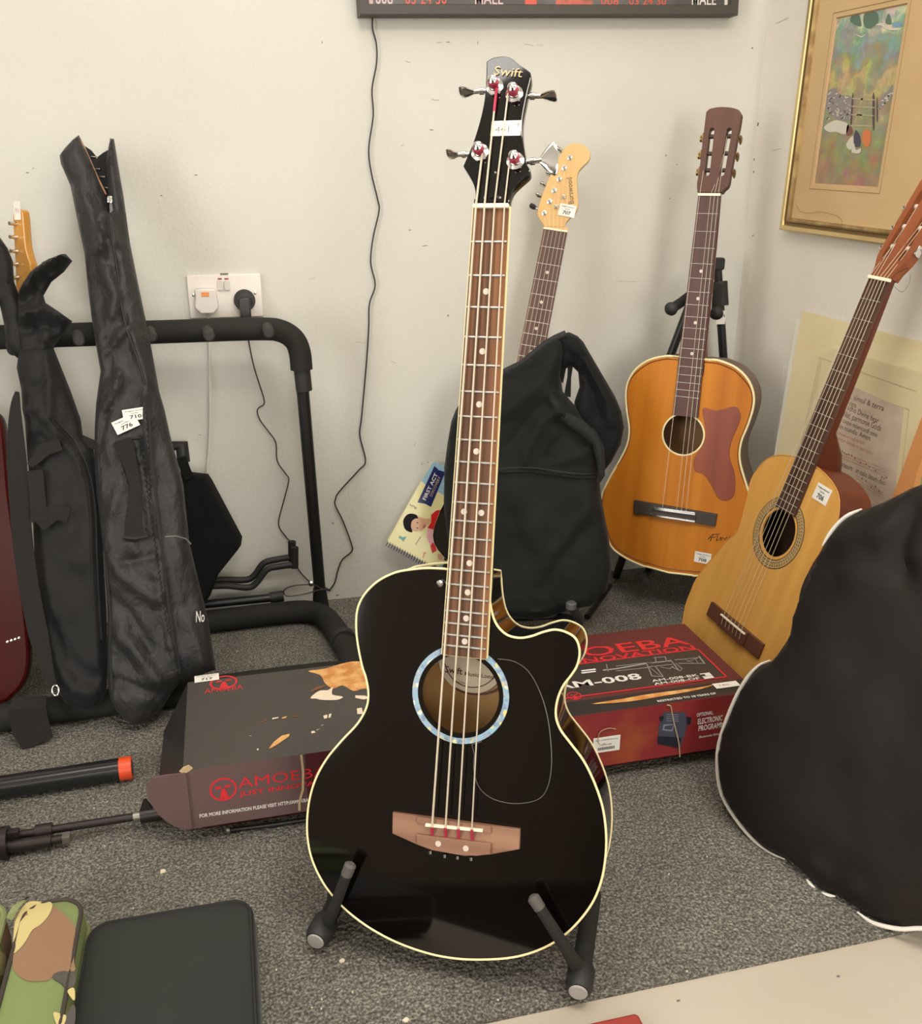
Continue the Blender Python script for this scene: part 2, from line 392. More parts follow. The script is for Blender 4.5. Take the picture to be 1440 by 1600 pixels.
# ------------------------------------------------------------------ shared materials
black_gloss = mat('black_lacquer', (.0022, .0014, .0012, 1), .05, spec=.65)
cream = mat('cream_binding', S(236, 222, 170), .35)
ivory = mat('bone_white', S(240, 230, 200), .35)
chrome = mat('chrome', (.75, .74, .72, 1), .14, metal=1)
steel = mat('string_steel', S(206, 194, 172), .4, metal=.35)
nickel = mat('fret_nickel', (.50, .50, .46, 1), .35, metal=.8)
rose = mat('rosewood', S(136, 90, 58), .55, spec=.3, var=(S(86, 58, 40), 60, (1, .03, 1), .4, .58), bump=(300, .12, (1, .05, 1), .001))
rose_d = mat('dark_rosewood', S(86, 60, 46), .55, spec=.3, var=(S(62, 40, 32), 50, (1, .05, 1), .38, .62), bump=(300, .12, (1, .05, 1), .001))
inner_wood = mat('pale_plywood_inside', S(186, 144, 86), .6, var=(S(160, 118, 66), 8, (1, .1, 1), .3, .7))
pearl = mat('pearl_dot', S(202, 190, 176), .3)
nylon = mat('nylon_string', S(205, 190, 160), .3, spec=.6)
FOAM = mat('black_foam', S(38, 37, 34), .8, spec=.25, bump=(60, .3, (1, 1, 1), .004))
TUBE = mat('black_painted_steel', S(22, 21, 21), .4)
RUB = mat('black_rubber', S(34, 33, 32), .6)

def fretpos(n, L): return L * (1 - 2 ** (-n / 12))
def add_board(th, F, w0, k, L, vend, m, nf, dots, thick, bind=None, dbl=(12,), fw=.0016, dotr=.0035, doty=0, uc=0.0):
    """fingerboard with its frets and position markers as sub-parts"""
    w = lambda v: w0 + k * (-v / L)
    mb = MB(); o = [(uc - w(0), 0), (uc - w(vend), vend), (uc + w(vend), vend), (uc + w(0), 0)]
    mb.prism(F, o, -thick, 0, m)
    fb = mb.build('fingerboard', th)
    if bind:
        mb = MB(); b = .0018
        q = [(uc - w(0), 0), (uc - w(vend), vend), (uc + w(vend), vend), (uc + w(0), 0)]
        for a, c in ((q[0], q[1]), (q[1], q[2]), (q[2], q[3])): mb.tube([F.p(*a, -thick * .45), F.p(*c, -thick * .45)], (b) if False else [b, b], bind, 4)
        mb.tube([F.p(q[2][0], q[2][1], -thick * .75), F.p(q[3][0], q[3][1], -thick * .75)], [b, b], bind, 4)
        mb.build('binding', fb, label='cream edge binding of the fingerboard')
    for n in range(1, nf + 1):
        v = -fretpos(n, L)
        if v < vend + .003: break
        mb = MB(); mb.tube([F.p(uc - w(v) * .97, v, 0), F.p(uc + w(v) * .97, v, 0)], [(fw * .62, fw * .5)] * 2, nickel, 6); mb.build('fret', fb)
    for n in dots:
        v = -(fretpos(n, L) + fretpos(n - 1, L)) / 2
        for du in ((-w(v) * .42, w(v) * .42) if n in dbl else (0,)):
            mb = MB(); mb.lathe(F.p(uc + du, v, 0), F.R[:, 2], [(dotr, 0), (dotr, .0003)], pearl, 16); mb.build('position_marker', fb)
    return fb
def neck_back(mb, F, ws, vs, dep, m, n0):
    """D-shaped neck: ws half widths at vs, dep depth list"""
    sec = []; K = 11
    for w, v, d in zip(ws, vs, dep):
        sec.append([F.p(w * math.cos(math.pi * k / (K - 1)), v, n0 - d * math.sin(math.pi * k / (K - 1)) ** .75) for k in range(K)])
    V = [q for s_ in sec for q in s_]; fs = []
    for i in range(len(sec) - 1):
        for k in range(K - 1): fs.append((i * K + k, i * K + k + 1, (i + 1) * K + k + 1, (i + 1) * K + k))
        fs.append((i * K + K - 1, i * K, (i + 1) * K, (i + 1) * K + K - 1))
    fs += [tuple(range(K)), tuple((len(sec) - 1) * K + k for k in range(K))[::-1]]
    mb.add(V, fs, m)
def body_shell(th, F, o, nt, depth, hc, hr, m_top, m_side, topname='soundboard', bind=None, br=.0018, taper=0.0, bind2=True, inner=None):
    o = [tuple(q[:2]) for q in o]
    if sum(a[0] * b[1] - b[0] * a[1] for a, b in zip(o, o[1:] + o[:1])) < 0: o = o[::-1]
    hole = circ(hc, hr, 56); inner = inner or inner_wood
    vm = min(q[1] for q in o); vM = max(q[1] for q in o)
    D = lambda v: nt - depth * (1 - taper * (v - vm) / (vM - vm))
    mb = MB(); mb.plate(F, o, nt, m_top, [hole]); mb.plate(F, o, nt - .003, inner, [hole], flip=True)
    M = len(hole); mb.add([F.p(x, y, nt) for x, y in hole] + [F.p(x, y, nt - .003) for x, y in hole], [(i, M + i, M + (i + 1) % M, (i + 1) % M) for i in range(M)], m_top)
    top = mb.build(topname, th, 30)
    mb = MB(); N = len(o)
    vs = [F.p(x, y, nt) for x, y in o] + [F.p(x, y, D(y)) for x, y in o]
    mb.add(vs, [(i + N, (i + 1) % N + N, (i + 1) % N, i) for i in range(N)], m_side)
    tr = tessellate_polygon([[Vector((x, y, 0)) for x, y in o]])
    fs = []
    for a, b, c in tr:
        A, B, C = o[a], o[b], o[c]; cr = (B[0] - A[0]) * (C[1] - A[1]) - (B[1] - A[1]) * (C[0] - A[0]); fs.append((a, c, b) if cr > 0 else (a, b, c))
    mb.add([F.p(x, y, D(y)) for x, y in o], fs, m_side)
    cx = sum(q[0] for q in o) / N; cy = sum(q[1] for q in o) / N
    oi = [(cx + (x - cx) * .975, cy + (y - cy) * .982) for x, y in o]
    mb.add([F.p(x, y, nt - .0035) for x, y in oi] + [F.p(x, y, D(y) + .004) for x, y in oi], [(i, (i + 1) % N, (i + 1) % N + N, i + N) for i in range(N)], inner)
    mb.add([F.p(x, y, D(y) + .004) for x, y in oi], [(a, c, b) for a, b, c in fs], inner)
    sides = mb.build('back_and_sides', th, 50)
    if bind:
        mb = MB(); mb.tube([F.p(x, y, nt - br * .3) for x, y in o], br, bind, 6, closed=True); mb.build('binding', top, label='pale edge binding of the top')
        if bind2: mb = MB(); mb.tube([F.p(x, y, D(y) + br * .3) for x, y in o], br * .8, bind, 6, closed=True); mb.build('binding', sides, label='pale edge binding of the back')
    return top, sides
def ring(mb, F, c, r0, r1, n0, n1, m, k=72):
    A = circ(c, r0, k); B = circ(c, r1, k)
    vs = [F.p(*q, n1) for q in A] + [F.p(*q, n1) for q in B] + [F.p(*q, n0) for q in A] + [F.p(*q, n0) for q in B]
    fs = []
    for i in range(k):
        j = (i + 1) % k; fs += [(i, k + i, k + j, j), (k + i, 3 * k + i, 3 * k + j, k + j), (2 * k + i, i, j, 2 * k + j)]
    mb.add(vs, fs, m)

# ================================================================== BLACK ACOUSTIC BASS
SB = .967                                                       # keeps the tail of the bass just clear of the carpet
LB = .762 * SB
BR = roty([[.93094263, .12912949, -.34157196], [-.36443285, .26931608, -.89143567], [-.02311982, .9543555, .29777684]], -7)
BF = Frame((.31898599 * SB, 1.13417342 * SB, CAM_H - .02530921 * SB), BR)
bt = BF.p(.0, -.885, -.05)
bass = thing('acoustic_bass_guitar', 'glossy black four-string cutaway acoustic bass guitar on a floor stand, in front of everything', 'guitar', (bt[0], bt[1], .012), BR)
Z1 = lambda a, b: (460 + a / 2.1615, 860 + b / 2.1615)
NB = -.008
bo = [(505, 62), (450, 60), (400, 64), (340, 75), (280, 105), (235, 150), (212, 200), (208, 260), (214, 320), (228, 390), (241, 430), (249, 480), (243, 530), (213, 585), (160, 642), (108, 705), (70, 775), (49, 850), (42, 930), (48, 1000), (65, 1060), (95, 1120), (130, 1168), (172, 1213), (240, 1266), (320, 1312), (400, 1345), (480, 1368), (560, 1380), (640, 1382), (720, 1377), (790, 1362), (860, 1333), (920, 1292), (972, 1238), (1012, 1178), (1037, 1110), (1049, 1040), (1052, 975), (1047, 910), (1035, 850), (1010, 780), (975, 710), (930, 650), (897, 605), (882, 560), (886, 510), (905, 460), (935, 420), (955, 385), (962, 340), (950, 300), (920, 278), (880, 268), (840, 276), (800, 290), (760, 296), (720, 287), (690, 262), (672, 230), (662, 190), (657, 150), (655, 118)]
bo = [BF.uv(*Z1(*q), NB) for q in bo]
bo = crom(bo, False, 4) + [BF.uv(*Z1(654, 88), NB)]
hc = BF.uv(718.8, 1085, NB); hr = abs(BF.uv(781, 1085, NB)[0] - BF.uv(660.3, 1085, NB)[0]) / 2
top, sides = body_shell(bass, BF, bo, NB, .089, hc, hr, black_gloss, black_gloss, bind=cream, br=.0015, taper=.12)
hr1 = abs(BF.uv(794.6, 1085, NB)[0] - BF.uv(642.7, 1085, NB)[0]) / 2
def abalone():
    m = mat('abalone_inlay', S(150, 172, 190), .25); nt = m.node_tree; b = nt.nodes['Principled BSDF']
    tc = nt.nodes.new('ShaderNodeTexCoord'); v = nt.nodes.new('ShaderNodeTexVoronoi'); v.inputs['Scale'].default_value = 240
    nt.links.new(tc.outputs['Object'], v.inputs['Vector']); cr = nt.nodes.new('ShaderNodeValToRGB'); e = cr.color_ramp.elements
    e[0].color = S(120, 138, 164); e[0].position = 0; e[1].color = S(205, 214, 220); e[1].position = 1
    for p, c in ((.3, S(150, 170, 190)), (.62, S(132, 176, 190)), (.78, S(150, 160, 185)), (.93, S(214, 204, 120))): q = e.new(p); q.color = c
    sp = nt.nodes.new('ShaderNodeSeparateColor'); nt.links.new(v.outputs['Color'], sp.inputs[0]); nt.links.new(sp.outputs[0], cr.inputs[0]); nt.links.new(cr.outputs[0], b.inputs['Base Color'])
    return m
mb = MB(); ring(mb, BF, hc, hr1 * .885, hr1, NB, NB + .0006, abalone()); mb.build('rosette', top, label='iridescent shell inlay ring around the soundhole')
# maker's label seen through the soundhole
NI = NB - .0755
c0 = BF.uv(737, 1030, NI); rl = abs(BF.uv(790, 1030, NI)[0] - BF.uv(684, 1030, NI)[0]) / 2
mb = MB(); mb.prism(BF, circ(c0, rl, 40, rl * 1.0), NI, NI + .0006, mat('oval_label_paper', S(222, 205, 176), .6)); brown = mat('label_brown', S(92, 52, 34), .6)
ring(mb, BF, c0, rl * .80, rl * .83, NI + .0006, NI + .0009, brown)
n_ = BF.R[:, 2]
mb.text('Swift', BF.hit(*(695, 1050), NI), BF.hit(*(722, 1054), NI), .0085, n_, brown, .02, .001)
mb.text('Music London', BF.hit(*(726, 1055), NI), BF.hit(*(782, 1062), NI), .0052, n_, brown, .01, .001)
mb.text('Serial No.', BF.hit(*(707, 1066), NI), BF.hit(*(728, 1069), NI), .003, n_, brown, 0, .001)
pp = [BF.uv(x, y, NI) for x, y in ((711, 1075), (724, 1081), (738, 1084), (755, 1084), (770, 1080), (781, 1073))]
mb.ribbon([BF.p(q[0], q[1], NI + .0012) for q in crom(pp, False, 4)], .0026, BF.R[:, 1], brown, .0003); mb.build('maker_label', sides, label='oval paper maker\'s label inside the soundhole')
# pickguard
pg = [(686, 366), (740, 374), (790, 408), (828, 475), (853, 555), (865, 640), (868, 720), (859, 785), (838, 828), (800, 848), (740, 854), (680, 842), (640, 818), (617, 785), (606, 740), (608, 690)]
pgo = crom([BF.uv(*Z1(*q), NB) for q in pg], False, 4)
a0 = math.atan2(pgo[-1][1] - hc[1], pgo[-1][0] - hc[0]); a1 = math.atan2(pgo[0][1] - hc[1], pgo[0][0] - hc[0])
if a1 < a0: a1 += 2 * math.pi
rr = hr1 * 1.02
pgo = pgo + [(hc[0] + rr * math.cos(a0 + (a1 - a0) * t / 20), hc[1] + rr * math.sin(a0 + (a1 - a0) * t / 20)) for t in range(21)]
mb = MB(); mb.prism(BF, pgo, NB, NB + .0012, black_gloss); mb.tube([BF.p(*q[:2], NB + .0011) for q in pgo[:64]], .0005, mat('pickguard_edge', S(96, 92, 86), .3), 5); mb.build('pickguard', top)
# bridge
Z7 = lambda a, b: (600 + a / 4.446, 1000 + b / 4.446)
mb = MB(); bm = mat('bridge_rosewood', S(150, 112, 88), .5, var=(S(118, 82, 62), 40, (.06, 1, 1), .35, .65))
u7 = lambda a, b, n: BF.uv(*Z7(a, b), n)
mb.prism(BF, [u7(a, b, NB + .006) for a, b in ((58, 1200), (943, 1318), (938, 1455), (735, 1492), (560, 1503), (330, 1462), (225, 1422), (55, 1345))], NB, NB + .006, bm, bev=.001)
mb.prism(BF, [u7(a, b, NB + .010) for a, b in ((222, 1350), (740, 1416), (736, 1490), (640, 1502), (500, 1492), (330, 1460), (224, 1418))], NB + .004, NB + .010, bm, bev=.001)
mb.prism(BF, [u7(a, b, NB + .010) for a, b in ((222, 1230), (740, 1298), (740, 1345), (224, 1275))], NB + .004, NB + .009, bm, bev=.001)
br_ = mb.build('bridge', bass)
mb = MB(); mb.prism(BF, [u7(a, b, .006) for a, b in ((283, 1281), (682, 1322), (680, 1340), (281, 1300))], NB, .0045, ivory, bev=.0006); mb.build('saddle', br_)
for a, b in ((375, 1415), (567, 1448)):
    q = u7(a, b, .002); mb = MB(); mb.lathe(BF.p(*q, .0019), BF.R[:, 2], [(.0036, 0), (.0036, .0005)], pearl, 16); mb.build('inlay_dot', br_)
for a, b in ((320, 1462), (420, 1487), (508, 1498), (603, 1508)):
    q = u7(a, b, NB + .004); mb = MB(); mb.tube([BF.p(*q, NB + .004), BF.p(q[0], q[1] - .004, NB + .004)], .0021, chrome, 10); mb.build('string_ball_end', br_)
# neck, fingerboard
wl0, wr0 = BF.uv(740, 319.5)[0], BF.uv(795, 320.5)[0]; wl1, wr1 = BF.uv(689.3, 1022)[0], BF.uv(757.8, 1029)[0]
ve = BF.uv(723.5, 1026)[1]; uc0 = (wl0 + wr0) / 2
w0 = (wr0 - wl0) / 2; kk = ((wr1 - wl1) / 2 - w0) / (-ve / LB)
fb = add_board(bass, BF, w0, kk, LB, ve, rose, 21, (3, 5, 7, 9, 12, 15, 17, 19, 21), .0065, cream, dotr=.0037, fw=.0030, uc=uc0)
vj = BF.uv(700, 893)[1]
mb = MB(); neck_back(mb, BF, [w0, w0 + .002, w0 + .005, w0 + .0055, w0 + .006, w0 + .006], [.01, -.06, vj + .06, vj + .03, vj + .01, vj - .02], [.016, .018, .021, .032, .05, .05], mat('black_satin_neck', (.006, .005, .005, 1), .25), -.006)
nk = mb.build('neck', bass)
mb = MB(); mb.box(BF, (uc0, -.0005, .0005), (w0 * 2.02, .0052, .008), ivory, .0008); mb.build('nut', nk)
# headstock
HF = BF.tilt(10)
ZH = lambda a, b: (540 + a / 3.4286, 0 + b / 3.4286)
ho = [(690, 1082), (692, 1020), (672, 960), (628, 886), (650, 835), (676, 775), (704, 690), (728, 600), (744, 510), (750, 420), (753, 326), (790, 305), (850, 297), (888, 309), (930, 343), (965, 365), (988, 384), (990, 420), (975, 480), (958, 560), (945, 640), (945, 720), (955, 800), (967, 870), (986, 905), (980, 930), (930, 975), (896, 1010), (879, 1050), (874, 1082)]
ho = [HF.uv(*ZH(*q)) for q in ho]
hk = crom(ho[:4], False, 4)[:-1] + crom(ho[3:11], False, 4)[:-1] + crom(ho[10:17], False, 4)[:-1] + crom(ho[16:25], False, 4)[:-1] + crom(ho[24:], False, 4)
mb = MB(); mb.prism(HF, hk, -.016, -.001, black_gloss, bev=.0012)
gold = mat('gold_script', S(196, 168, 118), .4)
mb.text('Swift', HF.hit(*ZH(790, 400)), HF.hit(*ZH(942, 415)), .011, HF.R[:, 2], gold, .0, .0003)
for q in ((800, 922), (742, 1055), (825, 1055)):
    h_ = HF.uv(*ZH(*q)); mb.lathe(HF.p(*h_, -.001), HF.R[:, 2], [(.0016, 0), (.001, .0008)], chrome, 8)
tr_ = [HF.uv(*ZH(*q)) for q in ((770, 1000), (785, 978), (800, 985), (812, 1010), (812, 1060), (772, 1060))]
mb.prism(HF, tr_, -.001, .0002, black_gloss)
hd = mb.build('headstock', bass)
q = HF.uv(*ZH(858, 686)); T = Frame(HF.p(q[0], q[1], -.0008), HF.R)
mb = MB(); mb.box(T, (0, 0, .0003), (.036, .019, .0006), mat('label_paper', S(228, 224, 214), .6)); pencil = mat('pencil_grey', S(130, 126, 124), .7)
mb.text('1441', T.p(-.017, -.005, .0006), T.p(.004, -.005, .0006), .007, T.R[:, 2], pencil, -.005); mb.text('7/8', T.p(.009, .002, .0006), T.p(.0155, .002, .0006), .0045, T.R[:, 2], pencil, -.005)
mb.build('paper_price_tag', hd, label='white paper tag with pencil numbers on the black headstock')
posts = [(797, 462), (902, 502), (718, 815), (908, 862)]; red = mat('red_string_wrap', S(176, 40, 72), .5)
btn = [((745, 488), (612, 496)), ((985, 516), (1128, 515)), ((645, 828), (545, 828)), ((985, 866), (1130, 850))]
for i, ((a, b), (e0, e1)) in enumerate(zip(posts, btn)):
    q = HF.uv(*ZH(a, b)); mb = MB(); nn = HF.R[:, 2]; B0 = HF.p(*q, -.001)
    mb.lathe(B0, nn, [(.0105, 0), (.0105, .0012), (.007, .0022), (.0065, .004), (.0062, .0042)], chrome, 20)
    mb.lathe(B0, nn, [(.0058, .004), (.0064, .006), (.0058, .012), (.0064, .0135)], red, 16)
    mb.lathe(B0, nn, [(.0055, .0135), (.0057, .016), (.003, .018), (.0, .0185)], chrome, 16)
    tp = mb.build('tuning_peg', hd)
    s0 = HF.uv(*ZH(*e0), -.010); s1 = HF.uv(*ZH(*e1), -.010); A = HF.p(*s0, -.010); E = HF.p(*s1, -.010); d = nrm(E - A); ln = np.linalg.norm(E - A)
    mb = MB(); mb.tube([A - d * .012, A + d * ln * .45], .0028, chrome, 10); mb.tube([A + d * ln * .02, A + d * ln * .2], .0042, chrome, 12)
    wd = nn if i != 3 else nrm(HF.R[:, 1] + .25 * nn)
    prof = [(.40, .003), (.55, .008), (.72, .0125), (.86, .0145), (.97, .014), (1.0, .009)]
    if i == 3: prof = [(.35, .003), (.5, .010), (.72, .020), (.9, .0235), (1.0, .0215), (1.04, .015)]
    th2 = np.cross(wd, d)
    mb.tube([A + d * ln * t for t, w in prof], [(.0019, w * .82) for t, w in prof], chrome, 16, flat=wd); mb.build('tuner_button', tp)
# strings
sadd = [(332, 1300), (425, 1305), (514, 1312), (608, 1318)]; tail = [(332, 1362), (425, 1378), (515, 1388), (610, 1398)]
nutx = [743.8, 757.2, 772.6, 788.2]; pm_ = [2, 0, 1, 3]; gauge = [.0014, .00125, .0011, .00095]
ends = [(737, 812), (812, 470), (872, 512), (880, 872)]
for i in range(4):
    mb = MB(); a = BF.uv(nutx[i], 320, .003); s_ = u7(*sadd[i], .0055); t = u7(*tail[i], .0)
    e = HF.uv(*ZH(*ends[i])); E = HF.p(*e, .004)
    mb.tube([E, BF.p(a[0], a[1] + .001, .0042), BF.p(*s_, .0052)], gauge[i], steel, 6)
    so = mb.build('string', bass)
    mb = MB(); mb.tube([BF.p(*s_, .0052), BF.p(*t, -.0015)], .0018, red, 6)
    mb.build('string_wrap', so, label='red silk winding at the string end')
    if i == 1: mb = MB(); P = BF.p(a[0], a[1] + .001, .0042); mb.tube([E, E + (P - E) * .22], .0017, red, 6); mb.build('string_wrap', so, label='red silk winding at the peg')
u_, v_ = BF.uv(692, 911, NB); mb = MB(); mb.lathe(BF.p(u_ - .002, v_, NB), BF.R[:, 2], [(.004, 0), (.003, .003), (.0042, .008), (.002, .010)], chrome, 12); mb.build('strap_button', bass)

# ================================================================== ORANGE ACOUSTIC GUITAR
LO = .65
OR_ = roty([[.86665512, .06796744, -.49425634], [-.49836331, .07167003, -.86400082], [-.02330056, .99510996, .09598567]], -12)
OF = Frame((.95801058, 1.78739839, CAM_H - .02063528), OR_)
og = thing('acoustic_guitar', 'orange-topped acoustic guitar with red-brown pickguard standing upright near the corner', 'guitar', OF.p(0, -.79, -.04), OR_, None)
Z6 = lambda a, b: (920 + a / 2, 140 + b / 2)
NO = -.006
orange = mat('amber_spruce', S(204, 128, 32), .5, spec=.3, var=(S(182, 106, 24), 30, (1, .04, 1), .3, .7))
gside = mat('grey_brown_side', S(104, 84, 72), .45, var=(S(94, 76, 68), 12, (1, .15, 1), .3, .7))
left = [(262, 834), (238, 833), (188, 845), (148, 872), (124, 908), (115, 948), (118, 1003), (126, 1060), (119, 1110), (95, 1160), (66, 1210), (43, 1260), (35, 1310), (45, 1362), (60, 1410), (80, 1440), (122, 1468), (172, 1490), (232, 1504), (292, 1512)]
L_ = [OF.uv(*Z6(*q), NO) for q in left]
vb = L_[-1][1] - .004
L_ = L_[:-2] + [(-.05, vb + .004), (0, vb)]
half = crom(L_, False, 4)
outl = half + [(-x, y) for x, y in half[::-1][1:]]
hcO = OF.uv(1067, 679, NO); hrO = abs(OF.uv(1099.5, 679, NO)[0] - OF.uv(1035, 679, NO)[0]) / 2
top, sides = body_shell(og, OF, outl, NO, .095, hcO, hrO, orange, gside, bind=cream, br=.0026, taper=.1, bind2=False, inner=mat('dim_inner_wood', S(150, 110, 70), .7))
mb = MB(); ring(mb, OF, hcO, hrO * .97, hrO * 1.05, NO, NO + .0005, cream); mb.build('rosette', top, label='thin cream ring around the soundhole')
mb = MB(); inn = crom([(x * .978, y + (.009 if y < -.6 else -.006 if y > -.38 else 0)) for x, y in outl[::4]], True, 4); mb.tube([OF.p(q[0], q[1], NO + .0002) for q in inn], .0012, mat('brown_purfling', S(120, 62, 26), .4), 4, closed=True); mb.build('purfling', top, label='brown line inside the edge binding')
pg = [(357, 995), (400, 1003), (455, 990), (472, 1010), (470, 1040), (445, 1100), (440, 1150), (455, 1200), (455, 1260), (435, 1283), (405, 1278), (385, 1240), (360, 1203), (330, 1190), (330, 1150), (352, 1115), (364, 1080), (360, 1040)]
mb = MB(); mb.prism(OF, crom([OF.uv(*Z6(*q), NO) for q in pg], True, 4), NO, NO + .0012, mat('mahogany_pickguard', S(150, 74, 44), .45, var=(S(128, 58, 36), 30, (1, .06, 1), .3, .7)), bev=.0004); mb.build('pickguard', top)
darkw = mat('ebonised_wood', S(62, 52, 46), .5)
mb = MB(); z6 = lambda a, b, n: OF.uv(*Z6(a, b), n)
mb.prism(OF, [z6(a, b, .0) for a, b in ((141, 1283), (399, 1327), (393, 1366), (330, 1354), (190, 1330), (139, 1326))], NO, NO + .007, darkw, bev=.001); brg = mb.build('bridge', og)
mb = MB()
for a in (((196, 1302), (332, 1321), (332, 1330), (196, 1311)), ((190, 1325), (332, 1347), (331, 1352), (190, 1331))): mb.prism(OF, [z6(p_, q_, .002) for p_, q_ in a], NO + .006, NO + .011, chrome, bev=.0004)
for t in (0, 1): mb.tube([OF.p(*z6((196, 332)[t], (1305, 1325)[t], .003), .003), OF.p(*z6((191, 331)[t], (1328, 1349)[t], .003), .003)], .001, chrome, 6)
mb.build('tailpiece', brg, label='small chrome saddle and string holder on the bridge')
sc_ = mat('black_pen', S(60, 34, 20), .5); mb = MB()
sig = [(372, 1405), (385, 1390), (410, 1388)], [(388, 1390), (378, 1412)], [(380, 1400), (395, 1398)], [(402, 1392), (398, 1410), (404, 1406)], [(408, 1402), (413, 1398), (414, 1408), (408, 1408), (410, 1402), (420, 1400)], [(420, 1400), (423, 1407), (430, 1398), (436, 1406), (440, 1396), (446, 1404), (452, 1390), (456, 1408)]
for s_ in sig: mb.tube([OF.p(*OF.uv(*Z6(*q), NO), NO + .0004) for q in s_], .0008, sc_, 5)
mb.build('signature', top, label='handwritten signature below the bridge')
lot_tag(og, OF, Z6(355, 1463), '708', NO + .0003, .036, .024, 0)
w0 = .0222; kk = .0068
ve = OF.uv(*Z6(305, 1022))[1]
add_board(og, OF, w0, kk, LO, ve, mat('orange_guitar_board', S(92, 58, 50), .5, var=(S(70, 44, 38), 40, (1, .05, 1), .35, .65)), 17, (5, 7, 9, 12), .006, None, dbl=(), fw=.0012, dotr=.0034)
mb = MB(); neck_back(mb, OF, [w0, w0 + .003, w0 + .005, w0 + .006, w0 + .006], [.01, -.1, -.29, -.32, -.36], [.015, .018, .022, .05, .05], mat('mahogany_neck', S(104, 58, 38), .4), -.006)
nk = mb.build('neck', og)
mb = MB(); mb.box(OF, (0, 0, .0), (w0 * 2.02, .005, .007), ivory, .0006); mb.build('nut', nk)
OH = OF.tilt(10)
Z3 = lambda a, b: (1020 + a / 5.333, 150 + b / 5.333)
def slotted(th, F, left, top_pts, slotL, slotR, m, ys, rollm, plate_m, btn_m, btn_vis, thick=.018):
    mb = MB(); mb.prism(F, left + top_pts, -thick, 0, m, holes=[slotL, slotR]); hd = mb.build('headstock', th, 30)
    for side, sl in ((-1, slotL), (1, slotR)):
        for y in ys:
            xs = [q[0] for q in sl if abs(q[1] - y) < .03] or [q[0] for q in sl]; x0, x1 = min(xs) - .004, max(xs) + .004
            mb = MB(); mb.tube([F.p(x0, y, -.009), F.p(x1, y, -.009)], .0042, rollm, 12); tr = mb.build('tuner_roller', hd)
            xe = max(abs(q[0]) for q in left if abs(q[1] - y) < .02) * side if any(abs(q[1] - y) < .02 for q in left) else side * .034
            mb = MB(); mb.box(F, (xe + side * .0015, y - .002, -.009), (.003, .017, .012), plate_m, .0008)
            mb.lathe(F.p(xe + side * .003, y - .006, -.006), F.R[:, 0] * side, [(.0055, 0), (.0055, .003), (.002, .004)], plate_m, 14)
            a = F.p(xe + side * .006, y + .002, -.010)
            mb.tube([a, a - F.R[:, 2] * .02], .0022, plate_m, 8)
            mb.tube([a - F.R[:, 2] * .016, a - F.R[:, 2] * .022, a - F.R[:, 2] * .032, a - F.R[:, 2] * .036], [(.003, .002), (.008, .003), (.009, .003), (.005, .002)], btn_m, 12, flat=F.R[:, 0])
            mb.build('tuning_machine', hd)
    return hd
lp = [(369, 800), (366, 730), (388, 600), (410, 400), (430, 235), (443, 133)]
lu = crom([OH.uv(*Z3(*q)) for q in lp], False, 4)
tp_ = crom([OH.uv(*Z3(*q)) for q in ((443, 133), (480, 105), (560, 92), (650, 97), (710, 115), (735, 145))], False, 4)[1:]
ru = crom([OH.uv(*Z3(*q)) for q in ((735, 145), (722, 235), (700, 340), (680, 450), (650, 610), (628, 735), (592, 775), (575, 800))], False, 4)[1:]
def capsule(A, B, r, k=8):
    A = np.array(A); B = np.array(B); d = nrm(B - A); w = np.array([-d[1], d[0]]); o = []
    for t in range(k + 1): a = -math.pi / 2 + math.pi * t / k; o.append(tuple(B + r * (math.cos(a) * d + math.sin(a) * w)))
    for t in range(k + 1): a = math.pi / 2 + math.pi * t / k; o.append(tuple(A + r * (math.cos(a) * d + math.sin(a) * w)))
    return o
sl = capsule(OH.uv(*Z3(489, 285)), OH.uv(*Z3(449, 645)), .0052); sr = capsule(OH.uv(*Z3(635, 285)), OH.uv(*Z3(573, 645)), .0052)
ysO = [OH.uv(*Z3(560, y))[1] for y in (325, 468, 608)]
brass = mat('aged_brass', (.25, .17, .07, 1), .35, metal=1); 
slotted(og, OH, lu, tp_ + ru, sl, sr, mat('reddish_mahogany', S(104, 62, 42), .5, var=(S(76, 42, 28), 14, (1, .1, 1), .3, .7)), ysO, mat('dark_roller', S(60, 46, 36), .5), brass, brass, True)
for i in range(6):
    if i in (1, 2): continue
    t = (i - 2.5) / 2.5; st = MB(); y = ysO[(0, 1, 2, 2, 1, 0)[i]]; sx = (-.0185, .0135)[i > 2] 
    st.tube([OH.p(sx + t * .002, y, -.006), OF.p(t * .0185, .002, .003), OF.p(t * .026, -LO, .005)], .0005, steel, 5); st.build('string', og)

# ================================================================== NATURAL CLASSICAL GUITAR
sN = .628 / .62; LN = .628
NR = np.array([[0.05541956704472514, 0.28077949258105794, -0.9581709388906026], [-0.9975767949990211, -0.024855930772683846, -0.06498246521104648], [-0.04206197413408619, 0.9594503943671852, 0.2787216013885474]])
NF = Frame(np.array([1.01623695, 1.31633517, -.14289767]) * sN + CAMP, NR)
ng = thing('classical_guitar', 'pale natural-topped classical guitar leaning behind the right end of the long box', 'guitar', NF.p(0, -.785, -.04), NR)
NN = -.005
Z5 = lambda a, b: (1080 + a / 5.333, 760 + b / 5.333)
lf = [(1243, 714), (1222, 711), (1202, 715), (1186, 729), (1173, 750)] + [Z5(*q) for q in ((466, 95), (442, 180), (415, 290), (375, 380), (290, 462), (210, 560), (120, 660), (60, 740), (20, 810), (0, 862))] + [(1072, 942), (1067, 966)]
lu = [NF.uv(*q, NN) for q in lf]
lu += [(-.150, -.722), (-.130, -.755), (-.095, -.775), (-.05, -.784), (0, -.786)]
half = crom(lu, False, 4); outl = half + [(-x, y) for x, y in half[::-1][1:]]
